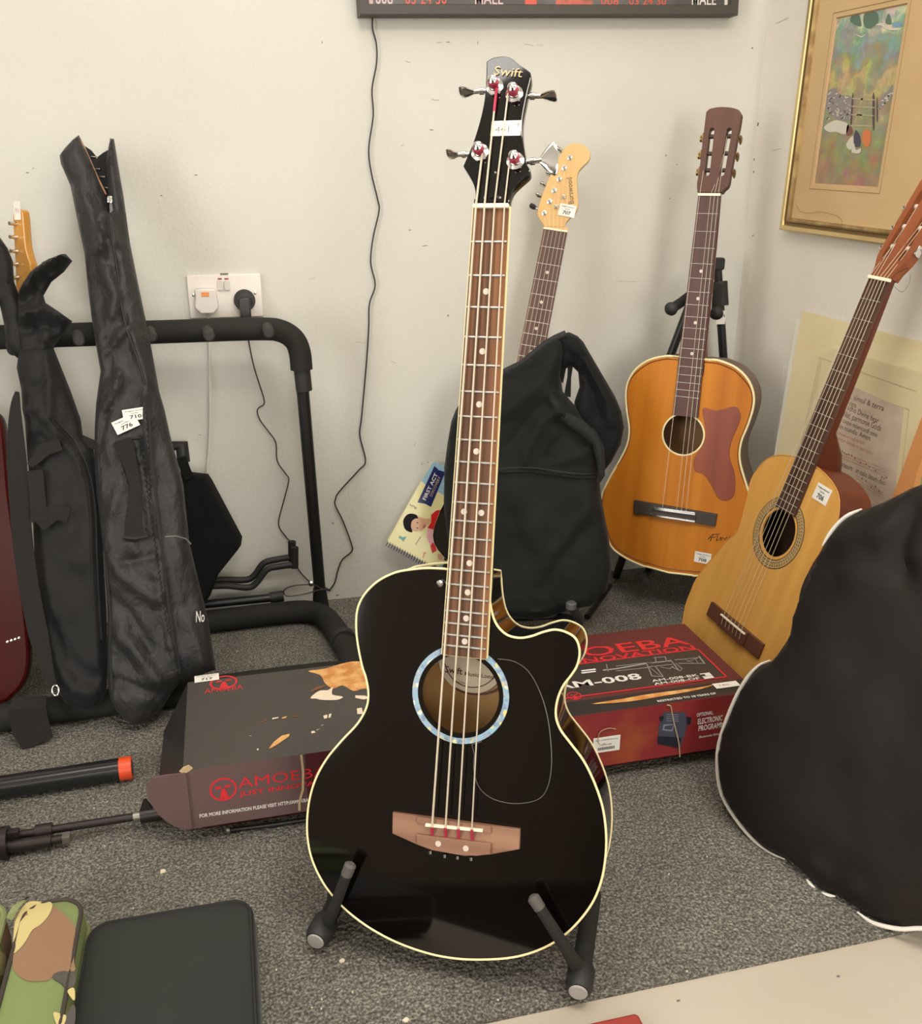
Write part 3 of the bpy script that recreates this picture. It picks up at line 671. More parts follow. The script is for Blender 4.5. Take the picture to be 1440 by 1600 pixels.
spruce = mat('pale_spruce', S(214, 162, 84), .45, spec=.35, var=(S(198, 146, 70), 34, (1, .04, 1), .3, .7))
reds = mat('red_mahogany_side', S(112, 54, 32), .4, var=(S(84, 36, 22), 10, (1, 1, .1), .3, .7))
hcN = (.0, -.44366504 * sN); hrN = .0419 * sN
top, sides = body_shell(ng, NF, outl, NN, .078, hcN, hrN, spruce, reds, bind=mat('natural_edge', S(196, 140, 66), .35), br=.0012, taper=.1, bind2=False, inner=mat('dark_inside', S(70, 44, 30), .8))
mb = MB(); rt_ = mat('rosette_tan', S(176, 148, 98), .5); rd = mat('rosette_dark', S(62, 50, 36), .5)
ring(mb, NF, hcN, .0555 * sN, .0634 * sN, NN, NN + .0004, rt_); ring(mb, NF, hcN, .0472 * sN, .0488 * sN, NN, NN + .0005, rd); ring(mb, NF, hcN, .0622 * sN, .0636 * sN, NN, NN + .0005, rd); ring(mb, NF, hcN, .0488 * sN, .0622 * sN, NN, NN + .00045, rt_)
for k in range(60):
    a = 2 * math.pi * k / 60; r = .0555 * sN; c = np.array([hcN[0] + r * math.cos(a), hcN[1] + r * math.sin(a)]); t = np.array([-math.sin(a), math.cos(a)]); e = np.array([math.cos(a), math.sin(a)])
    for sg in (-1, 1):
        c2 = c + e * .0026 * sg; mb.tube([NF.p(*(c2 - t * .0018 + e * .0012), NN + .0006), NF.p(*c2, NN + .0006), NF.p(*(c2 + t * .0012 - e * .0016), NN + .0006)], .0006, rd, 4)
mb.build('rosette', top, label='patterned tan and dark rosette around the soundhole')
z5 = lambda a, b, n=NN: NF.uv(*Z5(a, b), n)
hl = NF.uv(1110.7, 950, NN); hr_ = NF.uv(1191, 1019, NN)
bc = ((hl[0] + hr_[0]) / 2, (hl[1] + hr_[1]) / 2); bw = (hr_[0] - hl[0])
bmN = mat('classical_bridge_wood', S(96, 58, 40), .45, var=(S(74, 42, 30), 40, (.06, 1, 1), .3, .7))
mb = MB(); mb.box(NF, (bc[0], bc[1], NN + .003), (bw, .029, .006), bmN, .0015); mb.box(NF, (bc[0], bc[1], NN + .006), (bw * .50, .029, .008), bmN, .0015)
brg = mb.build('bridge', ng)
mb = MB(); mb.box(NF, (bc[0], bc[1] + .009, NN + .010), (bw * .46, .0032, .006), ivory, .0006); mb.build('saddle', brg)
add_board(ng, NF, .0232 * sN, .002 + .0025, LN, NF.uv(*Z5(770, 205))[1], rose_d, 18, (), .006, None, fw=.0013)
mb = MB(); nm = mat('red_mahogany_neck', S(92, 42, 26), .45, spec=.3)
neck_back(mb, NF, [.0233, .026, .027, .0275, .0275], [.01, -.1, -.255, -.29, -.32], [.016, .019, .023, .06, .075], nm, -.005)
nk = mb.build('neck', ng)
mb = MB(); mb.box(NF, (0, .0, .0002), (.0475, .0055, .008), ivory, .0008); mb.build('nut', nk)
NH = NF.tilt(12)
Z8 = lambda a, b: (1340 + a / 8, 280 + b / 8)
ll = [NH.uv(*Z8(*q)) for q in ((190, 1190), (220, 1085), (300, 905), (400, 722), (520, 500), (605, 332))]
print('natural headstock left', [tuple(round(t, 3) for t in q) for q in ll])
ll = [(-.0235, .004), (-.0255, .018), (-.034, .040), (-.0355, .08), (-.0365, .13), (-.0370, .168)]
hh = crom(ll, False, 4); tp_ = crom([(-.0370, .168), (-.028, .182), (-.014, .180), (0, .186), (.014, .180), (.028, .182), (.0370, .168)], False, 3)[1:-1]
ysN = [.058, .093, .128]
slotted(ng, NH, hh, tp_ + [(-x, y) for x, y in hh[::-1]], capsule((-.0175, .150), (-.0175, .040), .0065), capsule((.0175, .150), (.0175, .040), .0065), mat('warm_mahogany', S(158, 92, 50), .4, var=(S(128, 66, 34), 16, (1, .1, 1), .3, .7)), ysN, mat('white_roller', S(222, 214, 200), .35), chrome, mat('pearl_button', S(200, 196, 186), .3), True)
for i in range(6):
    t = (i - 2.5) / 2.5; mb = MB(); y = ysN[(0, 1, 2, 2, 1, 0)[i]]
    mb.tube([NH.p((-.0175, .0175)[i > 2] + t * .002, y, -.005), NF.p(t * .0195, .002, .0035), NF.p(bc[0] + t * .029, bc[1] + .009, NN + .0125)], .00045, nylon if i > 2 else steel, 5)
    mb.tube([NF.p(bc[0] + t * .029, bc[1] + .009, NN + .0125), NF.p(bc[0] + t * .029, bc[1] - .004, NN + .0105), NF.p(bc[0] + t * .029, bc[1] - .017, NN + .006)], .0005, nylon, 5); mb.build('string', ng)
mb = MB(); q = NF.p(.026, .004, .0)
mb.tube(crom([q, q + np.array([.0, -.012, .01]), q + np.array([0, -.034, .018]), q + np.array([0, -.02, .002]), q + np.array([0, -.004, -.008])], False, 5), .0004, TUBE, 4)
mb.tube(crom([q, q + np.array([0, -.01, -.012]), q + np.array([0, -.03, -.018]), q + np.array([0, -.042, -.002]), q + np.array([0, -.04, .01])], False, 5), .0003, TUBE, 4); mb.build('loose_string_end', ng)
TFa = lot_tag(ng, NF, (1284, 772), '706', NN + .0003, .037, .028, -3)
# ================================================================== LONG CARDBOARD BOX
BZ = .130; BB = .030; X0, X1, Y0, Y1 = -.112, .798, 1.188, 1.445
bx = thing('cardboard_box', 'long flat printed cardboard box with red lettering lying behind the black bass guitar', 'box', ((X0 + X1) / 2, (Y0 + Y1) / 2, 0))
def box_top_mat():
    m = bpy.data.materials.new('printed_box_top'); m.use_nodes = True; nt = m.node_tree; b = nt.nodes['Principled BSDF']
    b.inputs['Roughness'].default_value = .42
    tc = nt.nodes.new('ShaderNodeTexCoord'); sx = nt.nodes.new('ShaderNodeSeparateXYZ'); nt.links.new(tc.outputs['Object'], sx.inputs[0])
    nz = nt.nodes.new('ShaderNodeTexNoise'); nz.inputs['Scale'].default_value = 9; nt.links.new(tc.outputs['Object'], nz.inputs['Vector'])
    ad = nt.nodes.new('ShaderNodeMath'); ad.operation = 'MULTIPLY_ADD'; ad.inputs[1].default_value = .14; nt.links.new(nz.outputs['Fac'], ad.inputs[0]); nt.links.new(sx.outputs[0], ad.inputs[2])
    mr = nt.nodes.new('ShaderNodeMapRange'); mr.inputs[1].default_value = .05; mr.inputs[2].default_value = .33; nt.links.new(ad.outputs[0], mr.inputs[0])
    mx = nt.nodes.new('ShaderNodeMix'); mx.data_type = 'RGBA'; mx.inputs[6].default_value = S(70, 65, 60); mx.inputs[7].default_value = S(92, 40, 40)
    nt.links.new(mr.outputs[0], mx.inputs[0]); nt.links.new(mx.outputs[2], b.inputs['Base Color']); return m
side_m = mat('printed_box_side', S(100, 78, 76), .45); sred = mat('printed_red_side', S(132, 40, 42), .4, var=(S(160, 84, 40), 6, (1, 1, 1), .6, .8))
dkred = mat('printed_dark_red', S(78, 30, 34), .45); board = mat('raw_cardboard', S(186, 160, 122), .8); boxblack = mat('printed_box_black', S(36, 33, 32), .45)
mb = MB(); tm = box_top_mat()
V = [(x, y, z) for z in (BB, BZ) for y in (Y0, Y1) for x in (X0, .06, .30, X1)]
mb.add(V, [(8, 9, 13, 12), (9, 10, 14, 13), (10, 11, 15, 14)], tm)
mb.add(V, [(0, 1, 9, 8)], side_m); mb.add(V, [(1, 2, 10, 9)], dkred); mb.add(V, [(2, 3, 11, 10)], sred)
mb.add(V, [(3, 7, 15, 11)], dkred); mb.add(V, [(7, 4, 12, 15)], boxblack); mb.add(V, [(4, 0, 8, 12)], boxblack); mb.add(V, [(0, 4, 7, 3)], board)
carton = mb.build('carton', bx, 0)
TOPF = Frame((0, 0, BZ), I3); FRF = Frame((0, Y0, 0), np.array([[1, 0, 0], [0, 0, 1], [0, -1, 0]]).T)
EA = lambda a, b: (220 + a / 4, 1020 + b / 4)          # left art zoom
EB = lambda a, b: (840 + a / 3.6, 940 + b / 3.6)       # right art zoom
red_p = mat('print_red', S(206, 44, 50), .4); white_p = mat('print_white', S(226, 222, 216), .4); grey_p = mat('print_grey', S(150, 146, 140), .45)
fl_o = mat('print_flame_orange', S(198, 128, 62), .4, var=(S(226, 176, 112), 40, (1, 1, 1), .4, .6)); fl_r = mat('print_flame_brown', S(128, 74, 52), .4); fl_w = mat('print_flame_white', S(232, 214, 190), .4)
def deco(mb, F, z, pts, m, off=.0004, sm=True):
    q = [F.uv(*z(*p), 0) for p in pts]
    if sm: q = crom(q, True, 3)
    mb.plate(F, [tuple(t[:2]) for t in q], off, m)
def logo(mb, F, cx, cy, r, m, bg=None):
    ring(mb, F, (cx, cy), r * .86, r, 0, .0005, m, 40)
    P = lambda l: [(cx + x * r, cy + y * r) for x, y in l]
    mb.plate(F, P([(-.62, .30), (-.16, .34), (-.12, .12), (-.5, .06)]), .0005, m); mb.plate(F, P([(.62, .34), (.16, .34), (.12, .12), (.5, .12)]), .0005, m)
    mb.plate(F, P([(-.30, -.82), (.34, -.80), (.22, -.25), (.10, .10), (-.06, .10), (-.2, -.25)]), .0005, m)
mb = MB()
deco(mb, TOPF, EA, [(1045, 115), (1150, 100), (1290, 60), (1380, 55), (1560, 60), (1560, 250), (1400, 225), (1330, 240), (1260, 205), (1200, 225), (1150, 190), (1120, 140)], fl_o)
deco(mb, TOPF, EA, [(1170, 235), (1200, 215), (1195, 262), (1262, 276), (1225, 296), (1130, 296), (1095, 288), (1060, 286), (1080, 262), (1120, 238)], fl_w, .0006)
deco(mb, TOPF, EA, [(1060, 245), (1120, 225), (1160, 205), (1100, 215)], fl_r, .0007)
for l, m in (([(1340, 268), (1400, 270), (1440, 285), (1390, 294), (1340, 284)], fl_w), ([(1350, 350), (1380, 345), (1390, 385), (1352, 385)], fl_w), ([(800, 600), (830, 560), (880, 520), (930, 508), (925, 525), (860, 570), (810, 600)], fl_o),
             ([(1140, 395), (1165, 388), (1165, 410), (1145, 414)], fl_w), ([(1175, 385), (1192, 382), (1185, 405), (1173, 410)], fl_w), ([(1065, 492), (1085, 490), (1090, 502), (1066, 506)], fl_w), ([(1095, 482), (1125, 475), (1100, 490)], grey_p), ([(1120, 455), (1145, 448), (1135, 460)], grey_p),
             ([(820, 410), (860, 403), (858, 410), (822, 418)], fl_w), ([(885, 405), (915, 397), (905, 410), (880, 415)], fl_o), ([(945, 398), (985, 394), (985, 400), (948, 404)], fl_r), ([(740, 440), (785, 418), (790, 424), (750, 440)], fl_r), ([(725, 603), (735, 600), (735, 610), (727, 612)], fl_w), ([(670, 520), (690, 518), (690, 526)], grey_p)):
    deco(mb, TOPF, EA, l, m, .0007, False)
lc = TOPF.uv(*EA(517, 186)); lr = abs(TOPF.uv(*EA(604, 186))[0] - TOPF.uv(*EA(430, 186))[0]) / 2
logo(mb, TOPF, lc[0], lc[1], lr, red_p)
ax = TOPF.uv(*EA(397, 256)); ay = TOPF.uv(*EA(640, 238)); zt = (0, 0, 1)
mb.text('AMOEBA', TOPF.p(ax[0], ax[1]), TOPF.p(ay[0], ax[1] + .001), .014, zt, red_p, 0)
# big title on the right half
t1 = TOPF.uv(*EB(862, 240)); t0 = TOPF.uv(*EB(245, 315)); wd = (t1[0] - t0[0]) / 4.05
ty = (t0[1] + t1[1]) / 2
mb.text('AMOEBA', (t1[0] - wd * 6.2, ty - .001, BZ), (t1[0], ty, BZ), .034, zt, red_p, .008)
i1 = TOPF.uv(*EB(893, 270)); i0 = TOPF.uv(*EB(245, 348)); iy = (i0[1] + i1[1]) / 2
mb.text('JUST INNOVATION', (i1[0] - (i1[0] - i0[0]) * 1.62, iy, BZ), (i1[0], iy, BZ), .017, zt, red_p, .015)
# black panel with red outline, rifle line drawing
pn = [TOPF.uv(*EB(*q)) for q in ((160, 358), (900, 272), (1060, 420), (170, 548))]
yb = (pn[2][1] + pn[3][1]) / 2; yt = (pn[0][1] + pn[1][1]) / 2; xr = (pn[1][0] + pn[2][0]) / 2; xl = pn[3][0] - .3
mb.plate(TOPF, [(xl, yb), (xr, yb), (xr, yt), (xl, yt)], .0003, mat('print_panel', S(58, 50, 46), .42))
for a, b in (((xl, yb), (xr, yb)), ((xr, yb), (xr, yt)), ((xr, yt), (xl, yt))): mb.ribbon([TOPF.p(*a, .0006), TOPF.p(*b, .0006)], .003, (0, 1, 0) if a[1] == b[1] else (1, 0, 0), red_p, .0002)
def px_line(z, pts, w, m, F=TOPF): 
    q = [F.uv(*z(*p)) for p in pts]; mb.ribbon([F.p(t[0], t[1], .0008) for t in q], w, F.R[:, 1] if abs(q[-1][0] - q[0][0]) > abs(q[-1][1] - q[0][1]) else F.R[:, 0], m, .0003)
for pts, w in (([(365, 388), (440, 380), (640, 345)], .004), ([(440, 365), (620, 345)], .0015), ([(440, 392), (630, 372)], .0015), ([(385, 355), (395, 395)], .0015), ([(615, 350), (745, 335)], .003), ([(615, 370), (755, 355)], .0015), ([(612, 350), (640, 420)], .0018), ([(640, 420), (705, 425)], .0018), ([(705, 425), (660, 365)], .0018),
               ([(625, 370), (690, 420)], .001), ([(650, 318), (720, 312)], .0015), ([(660, 318), (665, 345)], .0015), ([(715, 312), (725, 340)], .0015), ([(745, 330), (790, 385)], .0018), ([(755, 370), (800, 392), (812, 380), (775, 350)], .0018), ([(770, 330), (905, 318)], .0018), ([(790, 350), (935, 350)], .0018), ([(905, 308), (938, 352)], .0028), ([(880, 320), (900, 345)], .001), ([(840, 340), (905, 318)], .001), ([(820, 325), (880, 350)], .001), ([(690, 370), (740, 380), (760, 365)], .0014)):
    px_line(EB, pts, w, grey_p)
for pts in ([(245, 392), (325, 382)], [(245, 404), (325, 394)]): px_line(EB, pts, .004, white_p)
a = TOPF.uv(*EB(592, 436)); b = TOPF.uv(*EB(165, 488)); am_w = (a[0] - b[0]) / 5.3 * 6
mb.text('AM-008', (a[0] - am_w * 1.02, (a[1] + b[1]) / 2, BZ), (a[0], (a[1] + b[1]) / 2, BZ), .020, zt, white_p, .02)
for s_, p0, p1 in (('AM-008-BK', (650, 458), (912, 424)), ('AM-008-OF', (662, 476), (920, 442))):
    a = TOPF.uv(*EB(*p0)); b = TOPF.uv(*EB(*p1)); mb.text(s_, (a[0], (a[1] + b[1]) / 2 + .003, BZ), (b[0], (a[1] + b[1]) / 2 + .003, BZ), .0075, zt, white_p, .01)
for q in ((945, 412), (962, 430)): c = TOPF.uv(*EB(*q)); mb.box(TOPF, (c[0], c[1], .0005), (.018, .010, .0004), white_p)
c = TOPF.uv(*EB(930, 416)); mb.box(TOPF, (c[0], c[1], .0008), (.007, .006, .0003), boxblack)
a = TOPF.uv(*EB(682, 572)); b = TOPF.uv(*EB(1000, 515)); mb.text('RESTRICTED TO 18 YEARS OF', (a[0], (a[1] + b[1]) / 2, BZ), (b[0], (a[1] + b[1]) / 2, BZ), .0055, zt, white_p, .02)
deco(mb, TOPF, EB, [(300, 578), (480, 548), (640, 520), (900, 486), (1000, 466), (900, 498), (700, 534), (500, 566)], fl_o, .0008)
lc2 = TOPF.uv(*EB(205, 530)); logo(mb, TOPF, lc2[0], lc2[1], .012, red_p)
# black band by the front edge
mb.plate(TOPF, [(.30, Y0 + .002), (X1 - .002, Y0 + .002), (X1 - .002, yb - .012), (.30, yb - .012)], .0002, mat('print_black_band', S(44, 40, 38), .42))
# front face print
F0 = FRF
lc = F0.uv(*EA(515, 853)); lr = abs(F0.uv(*EA(602, 853))[0] - F0.uv(*EA(428, 853))[0]) / 2; logo(mb, F0, lc[0], lc[1], lr, red_p)
nf = (0, -1, 0)
a = F0.uv(*EA(610, 843)); b = F0.uv(*EA(1075, 800)); mb.text('AMOEBA', F0.p(a[0], a[1] - .001), F0.p(a[0] + (b[0] - a[0]) * 6 / 4.95, a[1] - .001), .017, nf, red_p, 0)
a = F0.uv(*EA(612, 886)); b = F0.uv(*EA(1075, 845)); mb.text('JUST INNOVATION', F0.p(a[0], a[1] - .003), F0.p(a[0] + (b[0] - a[0]) * 1.42, a[1] - .003), .0082, nf, red_p, .02)
a = F0.uv(*EA(368, 1030)); b = F0.uv(*EA(990, 960)); mb.text('FOR MORE INFORMATION PLEASE VISIT HTTP://AMOEBA', F0.p(a[0], a[1]), F0.p(a[0] + (b[0] - a[0]) * 1.10, a[1]), .0062, nf, white_p, .02)
for s_, p0, p1, h in (('OPTIONAL:', (892, 648), (985, 630), .007), ('ELECTRONIC', (898, 690), (1036, 672), .0105), ('PROGRAMMER', (902, 728), (1075, 700), .0105), ('Electronic Firing', (906, 768), (1025, 745), .0045)):
    a = F0.uv(*EB(*p0)); b = F0.uv(*EB(*p1)); mb.text(s_, F0.p(a[0], a[1]), F0.p(b[0], a[1] + .001), h, nf, white_p, .02)
dv = mat('print_device', S(70, 70, 84), .35); dv2 = mat('print_device_dark', S(34, 34, 44), .35); dv3 = mat('print_device_light', S(128, 130, 146), .35)
deco(mb, F0, EB, [(705, 620), (830, 622), (838, 700), (800, 825), (670, 800), (680, 700)], dv, .0005, False); deco(mb, F0, EB, [(672, 755), (805, 765), (795, 825), (672, 800)], dv2, .0007, False); deco(mb, F0, EB, [(835, 645), (862, 650), (858, 690), (835, 690)], dv2, .0007, False); deco(mb, F0, EB, [(682, 645), (708, 642), (702, 672), (684, 670)], dv2, .0007, False)
deco(mb, F0, EB, [(705, 690), (770, 685), (755, 730), (700, 722)], dv3, .0008, False); deco(mb, F0, EB, [(715, 698), (762, 692), (750, 720), (708, 715)], dv, .0009, False)
for k in range(4): px_line(EB, [(722, 632 + k * 12), (790, 636 + k * 12)], .001, dv3, F0)
mb.build('printed_artwork', carton, 0)
# tape, torn edge, flap, tray
mb = MB(); a = F0.uv(*EA(1002, 640)); b = F0.uv(*EA(992, 1010))
mb.ribbon([F0.p(q[0], q[1], .0012) for q in ((a[0], BZ), (a[0] + .001, .10), (a[0] - .001, .07), (b[0] + .001, .05), (b[0], BB + .004))], .0035, (1, 0, 0), board, .0006); mb.build('torn_strip', carton, label='pale torn strip on the front face')
mb = MB(); o = crom([F0.uv(*EA(*q)) for q in ((275, 745), (100, 770), (50, 805), (35, 850), (50, 910), (110, 1000), (200, 1070), (275, 1095))], False, 4)
FL = Frame((X0, Y0 + .001, 0), roty(FRF.R, 0)); mb.prism(FRF, [(x, z) for x, z, *_ in o] + [(X0 + .004, BB + .002), (X0 + .004, BZ - .008)], .0004, .0034, side_m); mb.build('end_flap', bx, label='rounded open end flap of the box')
mb = MB(); q = [F0.uv(*EA(*p)) for p in ((240, 740), (265, 715), (300, 702), (325, 720), (300, 740), (268, 755))]; mb.prism(F0, [tuple(t[:2]) for t in q], -.001, .0012, board); mb.build('torn_corner', bx, label='torn pale cardboard corner')
mb = MB(); mb.add([(X0, Y0 + .01, BZ), (X0, Y1, BZ), (X0 - .045, Y1 - .02, .055), (X0 - .05, Y0 + .05, .035), (X0, Y0 + .01, BZ - .003), (X0, Y1, BZ - .003), (X0 - .045, Y1 - .02, .052), (X0 - .05, Y0 + .05, .032)], [(0, 1, 2, 3), (7, 6, 5, 4), (0, 3, 7, 4), (1, 5, 6, 2), (2, 6, 7, 3)], boxblack); mb.build('end_flap', bx, 0, label='black drooping end flap of the box')
mb = MB(); mb.box(FLOORF, ((X0 + X1) / 2, (Y0 + Y1) / 2, .018), (X1 - X0 - .03, Y1 - Y0 - .070, .036), dkred, .002); mb.build('lower_tray', bx, label='dark red inner tray showing under the lid')
lot_tag(bx, TOPF, EA(412, 158), '717', .0012, .040, .022, 2)
mb = MB(); c = TOPF.uv(*EB(1072, 478)); T = Frame(TOPF.p(c[0] - .002, c[1] + .004, .0015), I3); mb.box(T, (0, 0, 0), (.044, .016, .0006), MATS['label_paper']); mb.text('0 804', (T.o[0] - .014, T.o[1] - .003, T.o[2] + .0004), (T.o[0] + .004, T.o[1] - .003, T.o[2] + .0004), .005, zt, mat('pale_red_ink', S(190, 120, 112), .6), 0); mb.build('price_sticker', bx)
mb = MB(); c = F0.uv(*EB(385, 800)); T = Frame(F0.p(c[0], c[1], .001), F0.R); mb.box(T, (0, 0, 0), (.046, .028, .0006), MATS['label_paper'])
for k in range(22): mb.box(T, (-.014 + k * .0013, -.007, .0005), (.0006 if k % 3 else .001, .005, .0003), MATS['ink_black'])
mb.text('Rifle AM008 battery', T.p(-.019, .008, .0004), T.p(.019, .008, .0004), .0022, nf, MATS['ink_black'], 0); mb.text('708-88', T.p(-.008, -.001, .0004), T.p(.008, -.001, .0004), .0022, nf, MATS['ink_black'], 0)
mb.build('barcode_sticker', bx)
mb = MB(); st = [F0.uv(*EB(*q)) for q in ((722, 578), (742, 582), (748, 610), (757, 660), (772, 720), (788, 790), (794, 868))]; mb.tube([F0.p(q[0], q[1], .0025) for q in crom(st, False, 3)], .0011, mat('frayed_string', S(178, 160, 130), .8), 6); mb.build('frayed_cord', bx)
mb = MB(); st = [F0.uv(*EB(*q)) for q in ((435, 712), (400, 706), (360, 718), (340, 740), (335, 780), (350, 800), (375, 790))]; mb.tube([F0.p(q[0], q[1], .003) for q in crom(st, False, 3)], .0006, MATS['frayed_string'], 5); mb.build('frayed_cord', bx)

# ================================================================== RACK
rk = thing('guitar_rack', 'black tubular guitar rack with foam-padded rails against the back wall', 'rack', (-.15, 1.75, 0))
RY = 1.88
rail = crom([wl(-150, 533, RY), wl(0, 527, RY), wl(150, 522, RY), wl(300, 517, RY), wl(405, 514, RY), wl(438, 517, RY), wl(459, 530, RY), wl(468, 550, RY), wl(471, 577, RY)], False, 6)
mb = MB(); mb.tube(rail, .0222, FOAM, 18); mb.build('top_rail', rk)
mb = MB(); mb.tube([wl(471, 572, RY), wl(475, 610, RY)], .0165, RUB, 16); mb.build('rail_sleeve', rk)
pb = wl(501, 938, 1.905)
mb = MB(); mb.tube([wl(472, 600, RY), pb], .0128, TUBE, 16); mb.tube([pb + np.array([-.0015, 0, .03]), pb + np.array([0, 0, -.035])], [.0145, .0205], TUBE, 14); mb.build('upright', rk)
mb = MB(); q = wl(486, 911, 1.90); mb.lathe(q, (-.4, -1, .1), [(.006, 0), (.0068, .003), (.004, .007), (.001, .008)], chrome, 14); mb.build('bolt', rk)
base = crom([fl(180, 985, .03), fl(330, 968, .03), fl(430, 956, .03), fl(480, 953, .03), fl(507, 962, .03), fl(528, 988, .03), fl(548, 1025, .03), fl(556, 1055, .03), (.235, 1.60, .03), (.20, 1.575, .03), (.10, 1.585, .03), fl(200, 1098, .03), fl(100, 1112, .03), fl(0, 1127, .03), fl(-120, 1145, .03)], False, 6)
mb = MB(); mb.tube([q + np.array([0, .018 if q[1] < 1.7 else 0, -.004]) for q in base], .0245, FOAM, 18); mb.build('base_rail', rk)
mb = MB()
k_ = fl(537, 1003, .03); mb.tube([fl(535, 998, .03), fl(538, 1004, .03)], .0268, RUB, 18); mb.build('foam_joint', rk)
for (x, y) in ((20, 541), (123, 527), (236, 521), (326, 520), (419, 515)):
    a = wl(x - 2, y - 4, RY - .01); b = wl(x + 1, y + 6, RY - .075); mb = MB(); d = nrm(b - a)
    mb.tube([a, b - d * .004, b], [.0108, .0108, .0075], mat('peg_foam', S(48, 46, 44), .7), 14); mb.build('peg', rk)

# stand with two bent arms behind the bags
gs = thing('folded_guitar_stand', 'black folded stand with two bent padded arms lying between the rack legs and wall', 'stand', (.02, 1.93, 0))
for pts, Y in (([(300, 918), (350, 915), (386, 918), (400, 911), (417, 890), (436, 885), (459, 882)], 1.925), ([(300, 910), (345, 906), (384, 906), (398, 898), (412, 880), (434, 874), (455, 871)], 1.95)):
    mb = MB(); mb.tube(crom([wl(x, y, Y) for x, y in pts], False, 5), .0073, RUB, 12); mb.build('bent_arm', gs)
    e = pts[-1]; mb = MB(); mb.tube([wl(e[0] + 1, e[1] + 5, Y), wl(e[0] + 1, e[1] - 27 + (0 if Y < 1.94 else 2), Y)], .0085, FOAM, 12); mb.build('padded_tip', gs)
mb = MB(); mb.tube([wl(300, 946, 1.935), wl(424, 934, 1.935)], .0095, TUBE, 14); mb.build('lower_tube', gs)
mb = MB(); mb.tube([wl(422, 934, 1.935), wl(443, 931, 1.935)], .0125, RUB, 14); mb.build('end_socket', gs)

# padded case behind the rack
hn = frame_n(wl(330, 850, 1.87), (-.12, -.97, .2)); case_m = mat('black_case_cloth', S(20, 19, 18), .9, spec=.15, bump=(400, .2))
hc_ = thing('padded_case', 'black angular padded case standing at the back wall behind the large gig bag', 'case', (0.02, 1.9, 0.02))
mb = MB(); mb.prism(hn, [hn.uv(*q) for q in ((240, 745), (284, 741), (318, 745), (324, 754), (373, 846), (371, 860), (335, 905), (322, 940), (240, 950))], -.07, 0, case_m, bev=.006); sh = mb.build('shell', hc_)
for a, b in (((305, 757), (352, 868)), ((290, 800), (330, 905))):
    mb = MB(); mb.tube([hn.p(*hn.uv(*a), .0005), hn.p(*hn.uv(*b), .0005)], .001, case_m, 6); mb.build('seam', sh)
mb = MB(); mb.tube([hn.hit(268, 698, -.03), hn.hit(284, 696, -.03), hn.hit(287, 722, -.03)], [.012, .015, .013], RUB, 12); mb.build('padded_handle', hc_)
mb = MB(); mb.ribbon([hn.hit(283, 715, -.01), hn.hit(290, 735, .002), hn.hit(296, 748, .003)], .02, (1, 0, 0), case_m, .003); mb.build('strap', hc_)

# ================================================================== GIG BAGS ON THE RACK
bagm = mat('grey_nylon', S(38, 37, 36), .5, spec=.35, sheen=.03, bump=(700, .15, (1, 1, 1), .0015), wrinkle=(26, .009, (1, .7, 1)), var=(S(34, 33, 34), 14, (1, 1, 1), .35, .65))
bagd = mat('black_nylon', S(26, 25, 25), .65, spec=.25, sheen=.03, bump=(600, .15, (1, 1, 1), .0015), wrinkle=(20, .006, (1, .6, 1)), var=(S(23, 22, 23), 12, (1, 1, 1), .35, .65))
web = mat('webbing', S(36, 34, 32), .8, spec=.2, bump=(500, .3)); zipm = mat('zip_tape', S(26, 25, 25), .7)
G1 = frame_n((-.2, 1.522, 0), (0, -.927, .376))
g1 = thing('gig_bag', 'tall dark grey gig bag with open top and two lot stickers on the rack', 'gig bag', (-.18, 1.56, 0), G1.R)
o1 = [(123, 211), (93, 243), (95, 256), (110, 290), (120, 340), (132, 397), (137, 447), (143, 497), (150, 540), (157, 580), (150, 630), (148, 665), (147, 717), (151, 775), (157, 830), (162, 872), (167, 930), (169, 989), (167, 1047), (171, 1090), (183, 1112), (207, 1134), (232, 1127), (255, 1105), (270, 1080), (283, 1064), (310, 1056), (337, 1046), (333, 1020), (325, 966), (311, 911), (296, 849), (286, 755), (277, 720), (268, 690), (257, 640), (249, 613), (237, 547), (227, 497), (213, 430), (203, 380), (193, 307), (187, 273), (178, 217), (172, 216), (166, 250), (168, 290), (172, 332), (164, 305), (148, 262), (134, 232)]
o1 = [G1.uv(*q) for q in o1]
U = lambda l, F=G1: [F.uv(*q)[:2] for q in l]
